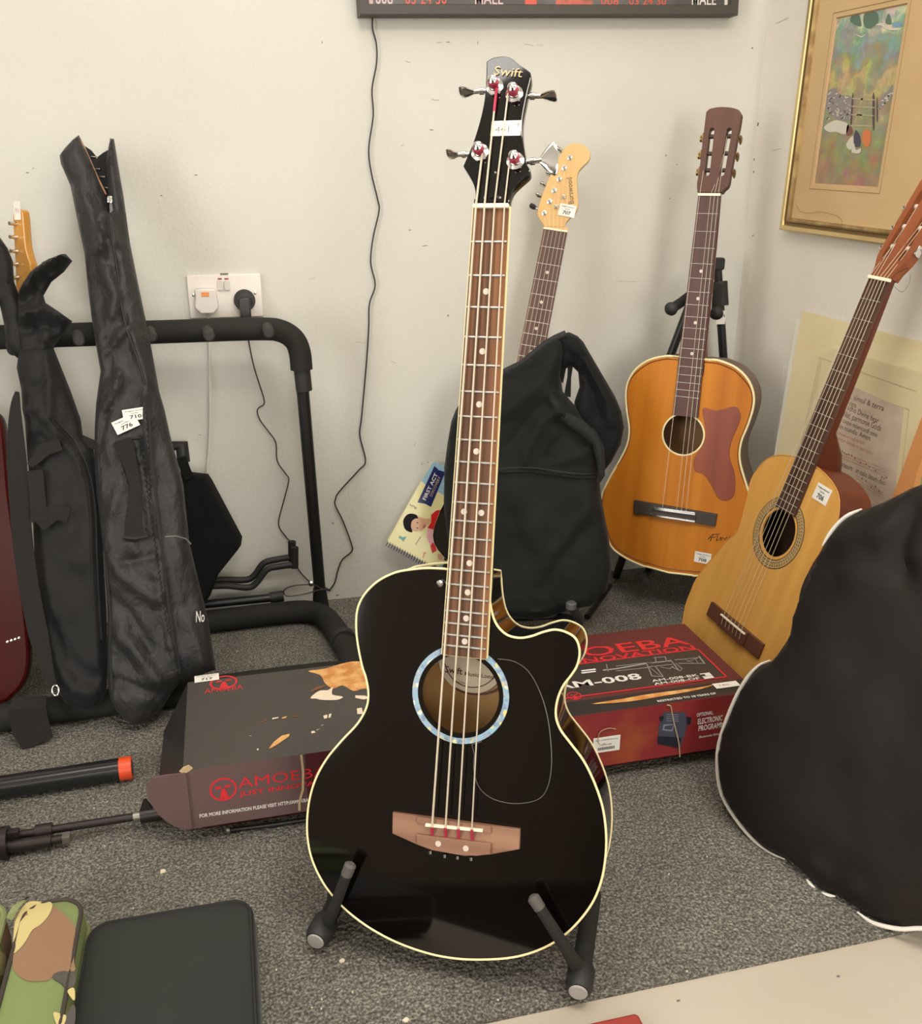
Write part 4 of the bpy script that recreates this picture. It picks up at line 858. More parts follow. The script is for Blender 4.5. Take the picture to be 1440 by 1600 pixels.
cr1 = [(U([(229, 619), (233, 689), (243, 794), (253, 872), (268, 989), (280, 1059)]), .010, .006), (U([(215, 690), (229, 756), (240, 830), (249, 911), (264, 1008)]), .006, .005), (U([(222, 690), (236, 780), (247, 880)]), -.006, .005),
       (U([(165, 380), (172, 440), (185, 470), (180, 500)]), .012, .010), (U([(120, 300), (150, 345), (160, 400)]), .010, .010), (U([(155, 350), (175, 390), (172, 420)]), -.010, .007), (U([(178, 350), (190, 420), (195, 480), (215, 540), (235, 600)]), .012, .010), (U([(186, 400), (192, 460), (200, 510)]), -.012, .008),
       (U([(160, 560), (185, 540), (200, 520)]), .010, .008), (U([(158, 600), (175, 590), (170, 540)]), -.010, .008), (U([(175, 640), (165, 660), (158, 700)]), -.008, .006), (U([(190, 590), (182, 620), (170, 640)]), .008, .007),
       (U([(172, 700), (190, 760), (180, 800)]), .007, .010), (U([(170, 870), (200, 905), (245, 935)]), .010, .012), (U([(172, 930), (205, 960), (235, 1010)]), -.012, .012), (U([(180, 985), (210, 1010), (250, 1060)]), .012, .012), (U([(175, 1060), (215, 1070), (255, 1085)]), -.010, .010), (U([(190, 880), (240, 870)]), -.006, .008), (U([(205, 850), (245, 900)]), .006, .008),
       (U([(270, 850), (300, 870), (318, 930)]), .004, .01), (U([(285, 960), (310, 1000), (325, 1040)]), .005, .012), (U([(270, 700), (282, 800), (300, 880)]), .004, .01)]
mb = MB(); h1 = pillow(mb, G1, o1, .030, .036, .045, .006, bagm, cr1, .010, 11, (1, .7), seed=3); b1 = mb.build('bag_body', g1, 60)
mb = MB(); pillow(mb, G1, U([(126, 214), (138, 222), (147, 233), (156, 226), (163, 222), (172, 218), (184, 300), (180, 345), (165, 345), (140, 290), (120, 240)]), .002, .02, .02, .012, bagd); mb.o = 0
for i in range(len(mb.v)): mb.v[i] = tuple(np.array(mb.v[i]) - G1.R[:, 2] * .035)
mb.build('opening_lining', g1, label='dark lining inside the open top')
gh = mat('headstock_edge_wood', S(176, 128, 92), .4)
mb = MB(); mb.ribbon([G1.hit(127, 220, .004), G1.hit(142, 253, .004), G1.hit(154, 280, .002), G1.hit(166, 304, .0)], .005, (0, -1, 0), gh, .0022); hs1 = mb.build('headstock_edge', g1, label='wooden headstock edge showing in the open bag')
for x, y in ((146, 246), (152, 265), (160, 277), (165, 294)):
    mb = MB(); p_ = G1.hit(x - 3, y, -.008); mb.tube([p_, G1.hit(x + 5, y, -.004)], .0022, chrome, 10); mb.build('tuner', hs1)
def on(F, h, l, d): 
    r = []
    for q in l: u, v = F.uv(*q, .03); r.append(F.p(u, v, h(u, v) + d))
    return r
zp = [(172, 338), (176, 370), (180, 400), (186, 440), (190, 480), (200, 520), (215, 560), (226, 600)]
mb = MB(); mb.tube(on(G1, h1, zp, .001), .0022, zipm, 6); zz = mb.build('zipper', g1)
mb = MB(); T = Frame(on(G1, h1, [(170, 308)], .004)[0], G1.R); mb.box(T, (0, 0, 0), (.009, .014, .006), chrome, .002); mb.box(T, (.001, -.016, 0), (.006, .018, .003), mat('dark_metal', (.12, .12, .12, 1), .3, metal=1), .001); mb.build('zip_pull', zz)
zp2 = [(232, 640), (236, 700), (244, 780), (252, 850), (262, 930), (272, 1000), (281, 1052)]
mb = MB(); mb.tube(on(G1, h1, zp2, .0012), .0028, zipm, 6); mb.build('side_zipper', g1)
gp = [q for q in crom([(219, 690), (228, 750), (236, 810), (246, 870), (255, 930), (264, 990)], False, 14)]
mb = MB(); mb.tube(on(G1, h1, [(q[0] + (1.6 if i % 2 else -1.6), q[1]) for i, q in enumerate(gp)], .0008), .0013, bagm, 5); mb.build('gathered_seam', g1)
mb = MB(); mb.tube(on(G1, h1, [(152, 880), (160, 860), (166, 900), (171, 960), (170, 1020), (175, 1080)], .001)[1:], .0018, zipm, 6); mb.build('edge_piping', g1)
mb = MB(); mb.ribbon(on(G1, h1, [(192, 688), (198, 705), (205, 730), (212, 760), (211, 790), (209, 820), (212, 842)], .007), [.030, .028, .022, .020, .022, .03, .034], G1.R[:, 0], web, .003); hnd = mb.build('carry_handle', g1)
mb = MB(); mb.tube(on(G1, h1, [(194, 840), (212, 842), (231, 838)], .008), .0035, zipm, 8); mb.build('handle_stitching', hnd); mb = MB(); mb.tube(on(G1, h1, [(190, 688), (203, 686), (218, 684)], .006), .0025, zipm, 8); mb.build('handle_stitching', hnd)
mb = MB(); mb.tube(on(G1, h1, [(258, 839), (275, 838), (290, 842), (297, 850)], .001), .002, mat('pocket_zip', S(96, 94, 90), .5), 6); mb.build('pocket_zipper', g1)
lot_tag(g1, G1, (212, 648), '710', .03, .042, .021, 6, height=lambda u, v: h1(u, v) + .003); lot_tag(g1, G1, (197, 663), '776', .03, .042, .024, 22, height=lambda u, v: h1(u, v) + .006)
mb = MB(); P = on(G1, h1, [(306, 972), (319, 972)], .0); mb.text('No', P[0] + G1.R[:, 2] * .004, P[1] + G1.R[:, 2] * .004, .024, G1.R[:, 2], white_p, .01, .001); mb.build('printed_logo', g1)

G2 = frame_n((-.38, 1.535, 0), (0, -.927, .376))
g2 = thing('gig_bag', 'black gig bag with hanging shoulder strap and folded-open collar at far left', 'gig bag', (-.37, 1.56, 0), G2.R)
V2 = lambda l: U(l, G2)
o2 = [(30, 545), (26, 575), (33, 607), (35, 640), (39, 658), (43, 717), (50, 775), (54, 872), (66, 950), (74, 1008), (86, 1067), (101, 1098), (136, 1111), (159, 1099), (166, 1080), (168, 1040), (166, 950), (160, 850), (152, 760), (146, 700), (130, 685), (126, 655), (110, 610), (96, 575), (84, 545), (60, 535)]
cr2 = [(V2([(80, 560), (82, 610), (84, 665), (100, 690), (125, 720), (142, 780), (150, 870), (152, 950), (158, 1040)]), .010, .007), (V2([(45, 650), (60, 640), (75, 660)]), .010, .008), (V2([(48, 700), (65, 685), (80, 700)]), -.010, .008), (V2([(48, 720), (70, 705), (95, 690)]), .008, .006), (V2([(36, 600), (60, 612), (80, 600)]), -.006, .006), (V2([(60, 800), (100, 790), (120, 830)]), .005, .012), (V2([(85, 980), (110, 1030), (150, 1060)]), -.008, .015), (V2([(90, 1040), (120, 1075), (155, 1080)]), .01, .012)]
mb = MB(); h2 = pillow(mb, G2, V2(o2), .028, .035, .04, .0065, bagd, cr2, .010, 10, (1, .7), seed=9); mb.build('bag_body', g2, 60)
of = [(34, 570), (28, 510), (27, 470), (31, 450), (48, 425), (70, 408), (103, 397), (113, 408), (100, 425), (80, 441), (68, 462), (71, 473), (92, 487), (113, 502), (100, 520), (86, 540), (78, 560), (50, 568)]
crf = [(V2([(35, 465), (60, 432), (105, 403)]), .010, .006), (V2([(38, 500), (70, 490), (110, 502)]), .012, .007), (V2([(40, 520), (70, 512), (95, 520)]), -.012, .007), (V2([(40, 478), (60, 455), (85, 432)]), -.012, .008), (V2([(75, 520), (72, 560)]), .006, .006)]
mb = MB(); pillow(mb, G2, V2(of), .022, .012, .02, .0065, bagd, crf, .008, 16, seed=4); mb.build('collar_flap', g2, 60, label='stiff collar flap folded out to the right')
mb = MB(); pillow(mb, G2, V2([(-40, 372), (-15, 364), (0, 371), (12, 388), (20, 408), (22, 440), (30, 462), (38, 500), (44, 555), (28, 560), (10, 545), (6, 505), (0, 478), (-30, 470)]), .016, .02, .02, .009, bagd, [(V2([(-10, 372), (8, 392), (15, 420), (18, 450)]), .006, .005)], .004, 14, seed=5); mb.build('collar_flap', g2, 60, label='collar flap folded open on the left')
sp = [(27, 612), (24, 640), (25, 700), (30, 780), (36, 850), (46, 920), (60, 990), (74, 1045), (84, 1075)]
mb = MB(); mb.ribbon(crom([G2.hit(x, y, .035) for x, y in sp], False, 4), [.006 + .026 * min(1, i / 9) * (1 if i < 24 else max(.3, 1 - (i - 24) / 9)) for i in range(33)], G2.R[:, 0], web, .003); ss = mb.build('shoulder_strap', g2)
mb = MB(); c = G2.hit(87, 1079, .04); mb.tube([c + .009 * (math.cos(t) * G2.R[:, 0] * .6 + math.sin(t) * G2.R[:, 1]) for t in [2 * math.pi * k / 14 for k in range(14)]], .0016, chrome, 8, closed=True); mb.build('strap_ring', ss)
mb = MB(); mb.ribbon([G2.hit(*q, .04 + d) for q, d in (((55, 735), 0), ((58, 770), .004), ((62, 815), .006))], .026, G2.R[:, 0], web, .003); mb.ribbon([G2.hit(*q, .045) for q in ((60, 820), (85, 800), (108, 805))], [.028, .03, .026], G2.R[:, 1], web, .003); mb.ribbon([G2.hit(*q, .042) for q in ((47, 728), (70, 702), (95, 695))], [.012, .024, .02], G2.R[:, 1], web, .003); mb.build('folded_webbing', g2, label='folded webbing loops on the front')
for dx in (0, 6):
    mb = MB(); mb.tube(on(G2, h2, [tuple(q[:2]) for q in crom([(80 + dx, 655), (92 + dx, 668), (108 + dx, 686), (122 + dx, 712), (134 + dx, 748), (141 + dx, 800), (144 + dx, 870), (147 + dx, 940), (151 + dx, 1000)], False, 3)], .0012), .0018, zipm if dx else web, 6); mb.build('zipper' if dx else 'zipper_edge', g2)
mb = MB(); mb.ribbon([G2.hit(120, 683, .0), G2.hit(135, 690, .01), G2.hit(152, 697, .01)], .016, G2.R[:, 1], web, .003); mb.build('side_strap', g2)
q = fl(75, 1120, .0); mb = MB(); T = Frame((q[0], 1.50, 0), I3); mb.ribbon([(q[0] - .01, 1.56, .075), (q[0] - .012, 1.535, .066), (q[0] - .01, 1.53, .03), (q[0], 1.52, .004)], [.055, .06, .06, .05], (1, .1, 0), web, .004); mb.build('hanging_webbing_end', g2)
# headstock standing out of that bag
SH = frame_n(G2.hit(34, 380, -.02), (-.62, -.77, .12)); maple = mat('golden_maple', S(206, 150, 72), .3, coat=.4, var=(S(186, 128, 52), 10, (1, .2, 1), .3, .7))
he = thing('electric_guitar', 'golden maple headstock rising out of the black gig bag at left', 'guitar', SH.p(0, -.3, 0), SH.R)
mb = MB(); so_ = crom([SH.uv(*q) for q in ((20, 340), (24, 330), (31, 327), (35, 332), (37, 350), (40, 385), (45, 405), (48, 418), (46, 470), (26, 470), (24, 420), (22, 380))], True, 3)
mb.prism(SH, [tuple(t[:2]) for t in so_], -.016, 0, maple, bev=.002); hh_ = mb.build('headstock', he)
mb = MB(); a = SH.uv(36, 470, -.01); mb.tube([SH.p(a[0], a[1] + .02, -.01), SH.p(a[0] + .002, a[1] - .02, -.014)], [.016, .014], maple, 14); mb.build('neck', he)
for i, y in enumerate((350, 371, 393, 413, 434)):
    x = 24 + i * .8; a = SH.hit(x, y, .0); mb = MB(); mb.lathe(a, SH.R[:, 2], [(.005, 0), (.004, .003), (.003, .012), (.0035, .013)], chrome, 14); mb.tube([a - SH.R[:, 0] * .004 - SH.R[:, 2] * .006, a - SH.R[:, 0] * .02 - SH.R[:, 2] * .006], .0028, chrome, 10); mb.build('tuner', hh_)
T = Frame(SH.hit(27, 329, .001), SH.R); mb = MB(); mb.box(T, (0, 0, .0), (.016, .032, .0006), MATS['label_paper']); mb.text('711', T.p(-.005, -.004, .0004), T.p(.005, -.004, .0004), .007, T.R[:, 2], MATS['pale_red_ink'], 0); mb.build('lot_tag', he)

# red guitar at the far left
G3 = frame_n((-.5, 1.632, 0), (.05, -.927, .376)); redl = mat('red_lacquer', (.055, .003, .002, 1), .25, spec=.3)
g3 = thing('red_guitar', 'glossy red guitar body half out of view on the rack at far left', 'guitar', G3.hit(-20, 1100), G3.R)
mb = MB(); o = crom([G3.uv(*q) for q in ((-150, 700), (-60, 640), (-20, 640), (2, 650), (9, 700), (15, 770), (26, 850), (36, 920), (43, 980), (46, 1030), (38, 1066), (20, 1088), (0, 1100), (-80, 1112), (-150, 1080), (-175, 900))], True, 4)
mb.prism(G3, [tuple(t[:2]) for t in o], -.04, 0, redl, bev=.006); bd = mb.build('body', g3)
for x, y in ((12, 1003), (18, 1001), (24, 999), (30, 997)):
    mb = MB(); mb.lathe(G3.hit(x, y, 0), G3.R[:, 2], [(.0028, 0), (.0028, .002), (.001, .003)], chrome, 10); mb.build('screw', bd)
mb = MB(); mb.tube([G3.hit(-62, 650, -.02), G3.hit(-68, 590, -.02)], .022, mat('red_guitar_neck', S(120, 80, 46), .4), 14); mb.build('neck', g3)

# ================================================================== CENTRE: ELECTRIC GUITAR AND LARGE BLACK BAG
nutp = wl(867, 359, 1.885); p2 = wl(829, 553, 1.842)
yv = nrm(nutp - p2); nn = np.array([-.44, -.89, .12]); nn = nrm(nn - yv * (nn @ yv)); uu = np.cross(yv, nn)
ES = Frame(nutp, np.array([uu, yv, nn]).T); LS = .648
eg = thing('electric_guitar', 'electric guitar with pale maple headstock standing inside the slumped black gig bag', 'guitar', ES.p(0, -.74, -.02), ES.R)
pale = mat('pale_maple', S(216, 178, 118), .32, coat=.35, var=(S(204, 162, 98), 12, (1, .15, 1), .3, .7))
wS = [ES.uv(x, y) for x, y in ((848.5, 360), (886, 362))]; w0 = (wS[1][0] - wS[0][0]) / 2; ucS = (wS[0][0] + wS[1][0]) / 2
add_board(eg, ES, w0, .004, LS, -.34, mat('strat_board', S(100, 68, 54), .5, var=(S(78, 50, 40), 40, (1, .05, 1), .35, .65)), 14, (3, 5, 7, 9), .006, None, fw=.0013, dotr=.0034, uc=ucS)
mb = MB(); neck_back(mb, ES, [w0 + ucS, w0, w0 + .003], [.01, -.1, -.34], [.014, .016, .018], pale, -.005); nk = mb.build('neck', eg)
mb = MB(); mb.box(ES, (ucS, 0, -.0005), (w0 * 2, .004, .006), ivory, .0006); mb.build('nut', nk)
mb = MB(); bo_ = crom([(0, -.40), (-.06, -.37), (-.10, -.39), (-.12, -.46), (-.10, -.53), (-.13, -.62), (-.13, -.69), (-.06, -.735), (.03, -.735), (.11, -.70), (.13, -.62), (.11, -.53), (.12, -.45), (.08, -.39), (.03, -.41)], True, 4)
mb.prism(ES, [tuple(t) for t in bo_], -.045, -.008, black_gloss, bev=.004); mb.build('body', eg)
SO = [(1060, 1212), (1058, 1205), (1036, 1170), (1026, 1138), (1050, 1050), (1086, 960), (1122, 880), (1160, 812), (1188, 780), (1228, 767), (1270, 775), (1300, 800), (1309, 830), (1300, 860), (1270, 890), (1246, 920), (1238, 960), (1240, 1030), (1245, 1090), (1236, 1130), (1202, 1165), (1178, 1195), (1172, 1216)]
so_ = crom([ES.uv(*ZH(*q), -.004) for q in SO], False, 3)
mb = MB(); mb.prism(ES, [tuple(t[:2]) for t in so_], -.018, -.004, pale, bev=.0012)
A = ES.hit(*ZH(1222, 1090), -.004); B = ES.hit(*ZH(1210, 950), -.004); mb.text('Burswood', A, B, .011, ES.R[:, 2], mat('brown_script', S(70, 44, 30), .5), 0)
hd = mb.build('headstock', eg)
for i, ((a, b), (c, d)) in enumerate(zip(((1200, 845), (1170, 900), (1143, 960), (1116, 1020), (1091, 1080), (1063, 1142)), ((1150, 808), (1128, 870), (1095, 935), (1064, 992), (1040, 1050), (1008, 1110)))):
    q = ES.hit(*ZH(a, b), -.004); e = ES.hit(*ZH(c, d), -.014); s_ = ES.hit(*ZH(a, b), -.014); dd = nrm(e - s_)
    mb = MB(); mb.lathe(q, ES.R[:, 2], [(.0052, 0), (.0052, .001), (.003, .0015), (.003, .007), (.0024, .0075)], chrome, 14); mb.tube([s_, e], .0022, chrome, 8)
    mb.tube([e - dd * .004, e + dd * .002, e + dd * .008, e + dd * .010], [(.004, .006), (.0055, .009), (.005, .008), (.002, .004)], chrome if i != 5 else RUB, 12, flat=ES.R[:, 2]); mb.build('tuner', hd)
for a, b in ((1166, 1052), (1126, 1106)):
    mb = MB(); q = ES.uv(*ZH(a, b), 0); mb.box(ES, (q[0], q[1], -.001), (.008, .006, .005), chrome, .001); mb.build('string_tree', hd)
lot_tag(eg, ES, ZH(1186, 1128), '707', -.0025, .034, .024, -2)
for i in range(6):
    t = (i - 2.5) / 2.5; q = ES.uv(*ZH(*((1063, 1142), (1091, 1080), (1116, 1020), (1143, 960), (1170, 900), (1200, 845))[i]), 0); mb = MB(); mb.tube([ES.p(q[0], q[1], .002), ES.p(ucS + t * w0 * .82, 0, .0035), ES.p(ucS + t * w0 * 1.0, -.38, .005)], .0004, steel, 5); mb.build('string', eg)

cb0 = fl(870, 968, .05); CB = frame_n(cb0, (-.36, -.92, .15))
cloth = mat('slumped_black_cloth', S(24, 26, 24), .8, spec=.2, sheen=.04, bump=(900, .12, (1, 1, 1), .001), wrinkle=(14, .005, (1, .8, 1)), var=(S(20, 22, 21), 8, (1, 1, 1), .35, .65))
cbt = thing('gig_bag', 'large soft black gig bag slumped against the back wall behind the bass neck', 'gig bag', (cb0[0] - .04, cb0[1], .05), CB.R)
C = lambda l: U(l, CB)
oc = [(868, 526), (850, 534), (826, 557), (802, 572), (788, 577), (770, 590), (745, 605), (725, 620), (712, 640), (705, 658), (699, 692), (694, 730), (693, 790), (700, 850), (715, 905), (740, 945), (770, 958), (800, 962), (835, 966), (862, 962), (882, 953), (925, 945), (949, 921), (955, 890), (953, 854), (946, 815), (938, 770), (935, 735), (932, 700), (926, 672), (908, 645), (893, 628), (879, 612), (876, 590), (880, 565), (884, 545), (880, 530)]
crc = [(C([(770, 731), (830, 729), (880, 735), (930, 740)]), .006, .003), (C([(870, 560), (860, 590), (820, 615), (790, 640)]), .012, .018), (C([(866, 625), (840, 640), (800, 690)]), -.010, .012), (C([(865, 615), (880, 640), (905, 660), (925, 680)]), .016, .012), (C([(870, 655), (895, 675), (915, 690)]), -.014, .010), (C([(872, 640), (845, 660), (825, 700), (822, 715)]), .009, .010),
       (C([(880, 680), (860, 700), (850, 722)]), -.008, .008), (C([(920, 700), (880, 715), (850, 724)]), .008, .010), (C([(790, 580), (830, 562), (862, 535)]), .008, .006), (C([(795, 592), (835, 572), (868, 548)]), -.008, .007), (C([(800, 760), (850, 850), (900, 900)]), .007, .025), (C([(930, 780), (900, 810), (870, 850)]), .007, .014), (C([(920, 820), (890, 850), (850, 910)]), -.007, .014), (C([(790, 945), (850, 945), (915, 925)]), .006, .006), (C([(700, 660), (720, 800)]), .006, .02)]
mb = MB(); hcb = pillow(mb, CB, C(oc), .050, .025, .05, .009, cloth, crc, .012, 7, seed=12); mb.build('bag_body', cbt, 60)
ob = [(866, 527), (878, 521), (889, 519), (902, 525), (911, 534), (920, 550), (940, 584), (961, 620), (971, 644), (975, 668), (970, 695), (955, 723), (934, 750), (918, 722), (912, 692), (903, 665), (896, 645), (897, 628), (905, 605), (903, 582), (893, 572), (884, 576), (879, 600), (872, 590), (868, 560)]
mb = MB(); pillow(mb, CB, C(ob), .030, .02, .022, .008, mat('slumped_black_cloth_dark', S(16, 17, 17), .8, spec=.2, sheen=.03, bump=(900, .12, (1, 1, 1), .001)), [(C([(885, 530), (910, 560), (940, 610), (955, 660)]), .010, .010), (C([(905, 560), (925, 610), (935, 650)]), -.012, .010)], .006, 12, seed=2)
for i in range(len(mb.v)): mb.v[i] = tuple(np.array(mb.v[i]) - CB.R[:, 2] * .012)
mb.build('collapsed_neck_sleeve', cbt, 60, label='collapsed neck sleeve looping over the top')
mb = MB(); mb.ribbon([CB.hit(892, 560, .0), CB.hit(889, 590, -.004), CB.hit(886, 620, .0)], [.012, .008, .014], CB.R[:, 0], cloth, .003); mb.build('strap', cbt)
for k, dy in enumerate((0, 6)):
    mb = MB(); mb.tube(on(CB, hcb, [tuple(q[:2]) for q in crom([(776, 731 + dy), (800, 729 + dy), (830, 729 + dy), (855, 732 + dy), (880, 735 + dy), (905, 738 + dy), (929, 740 + dy)], False, 3)], .0012), .0016, cloth if k else zipm, 6); mb.build('front_zipper' if not k else 'zipper_flap', cbt)
foldm = mat('slumped_cloth_fold', S(34, 36, 35), .8, spec=.2, sheen=.04)
mb = MB(); pillow(mb, CB, C([(859, 606), (868, 618), (885, 640), (910, 653), (931, 671), (943, 696), (944, 738), (936, 750), (931, 716), (925, 692), (905, 675), (882, 658), (866, 642), (858, 625)]), .012, .004, .012, .005, foldm, (), .002, 20, seed=6)
for i in range(len(mb.v)): mb.v[i] = tuple(np.array(mb.v[i]) + CB.R[:, 2] * .046)
mb.build('folded_lip', cbt, 60, label='rolled lip of cloth across the bag')
mb = MB(); mb.tube([CB.hit(x, y, .018 - abs(x - 830) * .00005) for x, y in ((779, 586), (796, 577), (815, 568), (835, 551), (852, 537), (868, 528), (884, 521))], [(.0045, .007)] * 7, zipm, 10, flat=CB.R[:, 1]); mb.build('bound_hem', cbt, label='black bound hem along the top edge')
mb = MB(); mb.tube([CB.p(*CB.uv(x, y, .006), .006) for x, y in ((800, 962), (835, 966), (862, 963), (884, 954))], .0028, mat('grey_piping', S(92, 92, 92), .6), 6); mb.build('bottom_piping', cbt)
# its stand
cs = thing('guitar_stand', 'black stand legs and rubber-tipped arm under the slumped black bag', 'stand', (.72, 1.78, 0))
mb = MB(); mb.tube([fl(892, 947, .16) * np.array([1, 1, 1]), fl(905, 968, .09), fl(900, 1000, .03)], .0085, TUBE, 12); mb.build('support_arm', cs)
t_ = fl(892, 947, .16); mb = MB(); mb.tube([t_ + np.array([0, 0, -.004]), t_ + np.array([0, 0, .006]), t_ + np.array([0, 0, .009])], [.0105, .0105, .007], mat('grey_rubber', S(72, 74, 76), .6), 14); mb.build('rubber_tip', cs)
mb = MB(); mb.tube([fl(952, 915, .03), fl(917, 964, .012)], .007, TUBE, 10); mb.build('leg', cs)
mb = MB(); mb.tube([fl(900, 1000, .03), fl(770, 985, .03), fl(720, 970, .03)], .009, TUBE, 10); mb.build('leg', cs)
mb = MB(); mb.tube([fl(905, 968, .09), fl(860, 962, .045), fl(800, 966, .04)], .008, TUBE, 10); mb.build('cradle_bar', cs)

# stand behind the orange guitar
os_ = thing('guitar_stand', 'black tripod stand with padded yoke holding the orange guitar', 'stand', (1.0, 1.90, 0))
YS = 1.915
mb = MB(); mb.tube([wl(1120, 408, YS), wl(1135, 640, YS), wl(1145, 800, YS)], .0095, TUBE, 14); mb.box(Frame(wl(1120, 412, YS), BACKF.R), (0, .0, .002), (.026, .026, .022), RUB, .003); mb.build('upright', os_)
bm_ = wl(1145, 800, YS); cr_ = wl(1115, 452, YS - .03)
mb = MB(); mb.tube([wl(1124, 440, YS), wl(1126, 478, YS - .01)], .017, RUB, 14); mb.build('clamp', os_)
for (a, b), Y2 in (((1049, 482), 1.80), ((1119, 489), 1.80)):
    s_ = wl(1100, 445, YS - .03) if a < 1100 else wl(1122, 450, YS - .03); mb = MB(); mb.tube([s_, wl(a + (14 if a < 1100 else 1), b - (9 if a < 1100 else 22), Y2 + .03), wl(a, b, Y2)], .0105, FOAM, 14)
    mb.lathe(wl(a, b, Y2) , nrm(wl(a, b, Y2) - s_), [(.0135, -.002), (.0145, .004), (.011, .010), (.003, .013)], RUB, 16); mb.build('yoke_arm', os_)
mb = MB(); mb.tube([wl(1085, 455, YS - .02), wl(1047, 556, YS - .02), wl(1030, 700, YS - .03), fl(962, 902, .01)], .0095, TUBE, 12); mb.build('leg', os_)
mb = MB(); mb.tube([bm_, np.array([1.08, 1.95, .012])], .0095, TUBE, 12); mb.build('leg', os_)
mb = MB(); mb.tube([bm_, (1.06, 1.86, .15), (1.03, 1.80, .088), (.99, 1.72, .082), (.985, 1.69, .088)], .008, RUB, 12); mb.build('cradle_arm', os_)
mb = MB(); mb.tube([(1.06, 1.86, .15), (.93, 1.84, .088), (.86, 1.765, .082), (.855, 1.735, .088)], .008, RUB, 12); mb.build('cradle_arm', os_)
T = Frame(wl(1126, 496, YS - .012), BACKF.R); mb = MB(); mb.box(T, (0, 0, 0), (.022, .03, .0008), MATS['label_paper']); mb.text('74', T.p(.002, .0, .0005), T.p(.009, .0, .0005), .007, T.R[:, 2], MATS['ink_black'], 0); mb.build('lot_tag', os_)

# stand under the bass
bs = thing('guitar_stand', 'black floor stand with two thin arms and round capped feet cradling the black bass', 'stand', (.2, 1.0, 0))
fA = fl(499, 1459, .024); fB = fl(905, 1537, .024); kA = fl(523, 1414, .026); kB = fl(925, 1400, .032); 
dA = nrm(kA - fA); dB = nrm(kB - fB); hA = BF.p(-.07, -.62, -.14); hB = BF.p(.05, -.62, -.14)
for f, k, h in ((fA, kA, hA), (fB, kB, hB)):
    d = nrm(k - f); mb = MB(); mb.tube([f, k, np.array([k[0] * .8 + h[0] * .2, 1.10, .055]), h], .0122, FOAM, 16); lg = mb.build('leg', bs)
    mb = MB(); mb.tube([f - d * .012, f - d * .004, f + d * .02, f + d * .028], [.013, .0165, .0165, .0128], RUB, 18); rf = mb.build('foot_cap', lg)
    mb = MB(); mb.lathe(f - d * .0125, -d, [(.0115, 0), (.010, .0015), (.004, .002)], mat('scuffed_grey_plastic', S(150, 146, 140), .5), 16); mb.build('end_disc', lg, label='scuffed grey disc on the foot end')
for k, (p0, p1, p2, n0, n1) in enumerate((((510, 1447), (522, 1418), (547, 1352), -.035, .010), ((903, 1512), (880, 1476), (833, 1403), -.030, .010))):
    A = BF.hit(*p0, n0); Bm = BF.hit(*p1, .006); E = BF.hit(*p2, n1 + .004)
    mb = MB(); mb.tube([A, Bm, E], [.0085, .0072, .0066], FOAM, 14); d = nrm(E - Bm); a = mb.build('support_arm', bs); mb = MB(); mb.tube([E - d * .014, E, E + d * .003], [.0072, .0074, .004], mat('worn_foam_tip', S(84, 80, 76), .7), 14); mb.build('arm_tip', a)
mb = MB(); mb.tube([hA, (hA + hB) / 2 + np.array([0, 0, .01]), hB], .011, TUBE, 14); mb.build('cross_bar', bs)
mb = MB(); mb.tube([(hA + hB) / 2, (hA + hB) / 2 + np.array([0, .02, .12])], .011, TUBE, 14); mb.build('short_post', bs)
# ================================================================== LARGE BAG AT RIGHT
GR = frame_n((.74, .93, .030), (-.85, -.37, .36))
rb = thing('gig_bag', 'big brown-black gig bag with white piping filling the right foreground', 'gig bag', (.80, .86, 0), GR.R)
rbm = mat('brown_black_vinyl', S(27, 21, 18), .6, spec=.2, sheen=.02, bump=(500, .12, (1, 1, 1), .001), wrinkle=(7, .004), var=(S(23, 18, 16), 6, (1, 1, 1), .35, .65))
rl_ = [(1440, 757), (1520, 742), (1620, 770), (1680, 880), (1700, 1100), (1660, 1330), (1560, 1440), (1500, 1452), (1440, 1446), (1405, 1447), (1365, 1438), (1340, 1421), (1306, 1400), (1285, 1394), (1262, 1371), (1245, 1354), (1228, 1341), (1195, 1325), (1160, 1290), (1130, 1240), (1122, 1190), (1128, 1150), (1150, 1095), (1170, 1060), (1188, 1040), (1206, 1033), (1222, 1012), (1234, 992), (1240, 960), (1252, 930), (1262, 903), (1274, 878), (1286, 855), (1302, 830), (1322, 810), (1347, 798), (1380, 785), (1410, 770)]
R = lambda l: U(l, GR)
orr = [tuple(q[:2]) for q in crom(R(rl_), True, 2)]
crr = [(R([(1440, 800), (1422, 850), (1424, 900)]), -.012, .012), (R([(1300, 880), (1360, 868), (1430, 900)]), -.008, .02), (R([(1420, 780), (1390, 830), (1330, 850)]), .010, .02), (R([(1440, 880), (1400, 890), (1350, 900)]), .006, .02), (R([(1320, 1060), (1380, 1180)]), .004, .04), (R([(1240, 1345), (1262, 1355), (1285, 1350)]), .008, .012), (R([(1310, 1390), (1330, 1395), (1345, 1385)]), .008, .012)]
mb = MB(); hrb = pillow(mb, GR, orr, .034, .05, .10, .012, rbm, crr, .008, 5, seed=21); body = mb.build('bag_body', rb, 60)
wpip = mat('white_piping', S(222, 216, 204), .45)
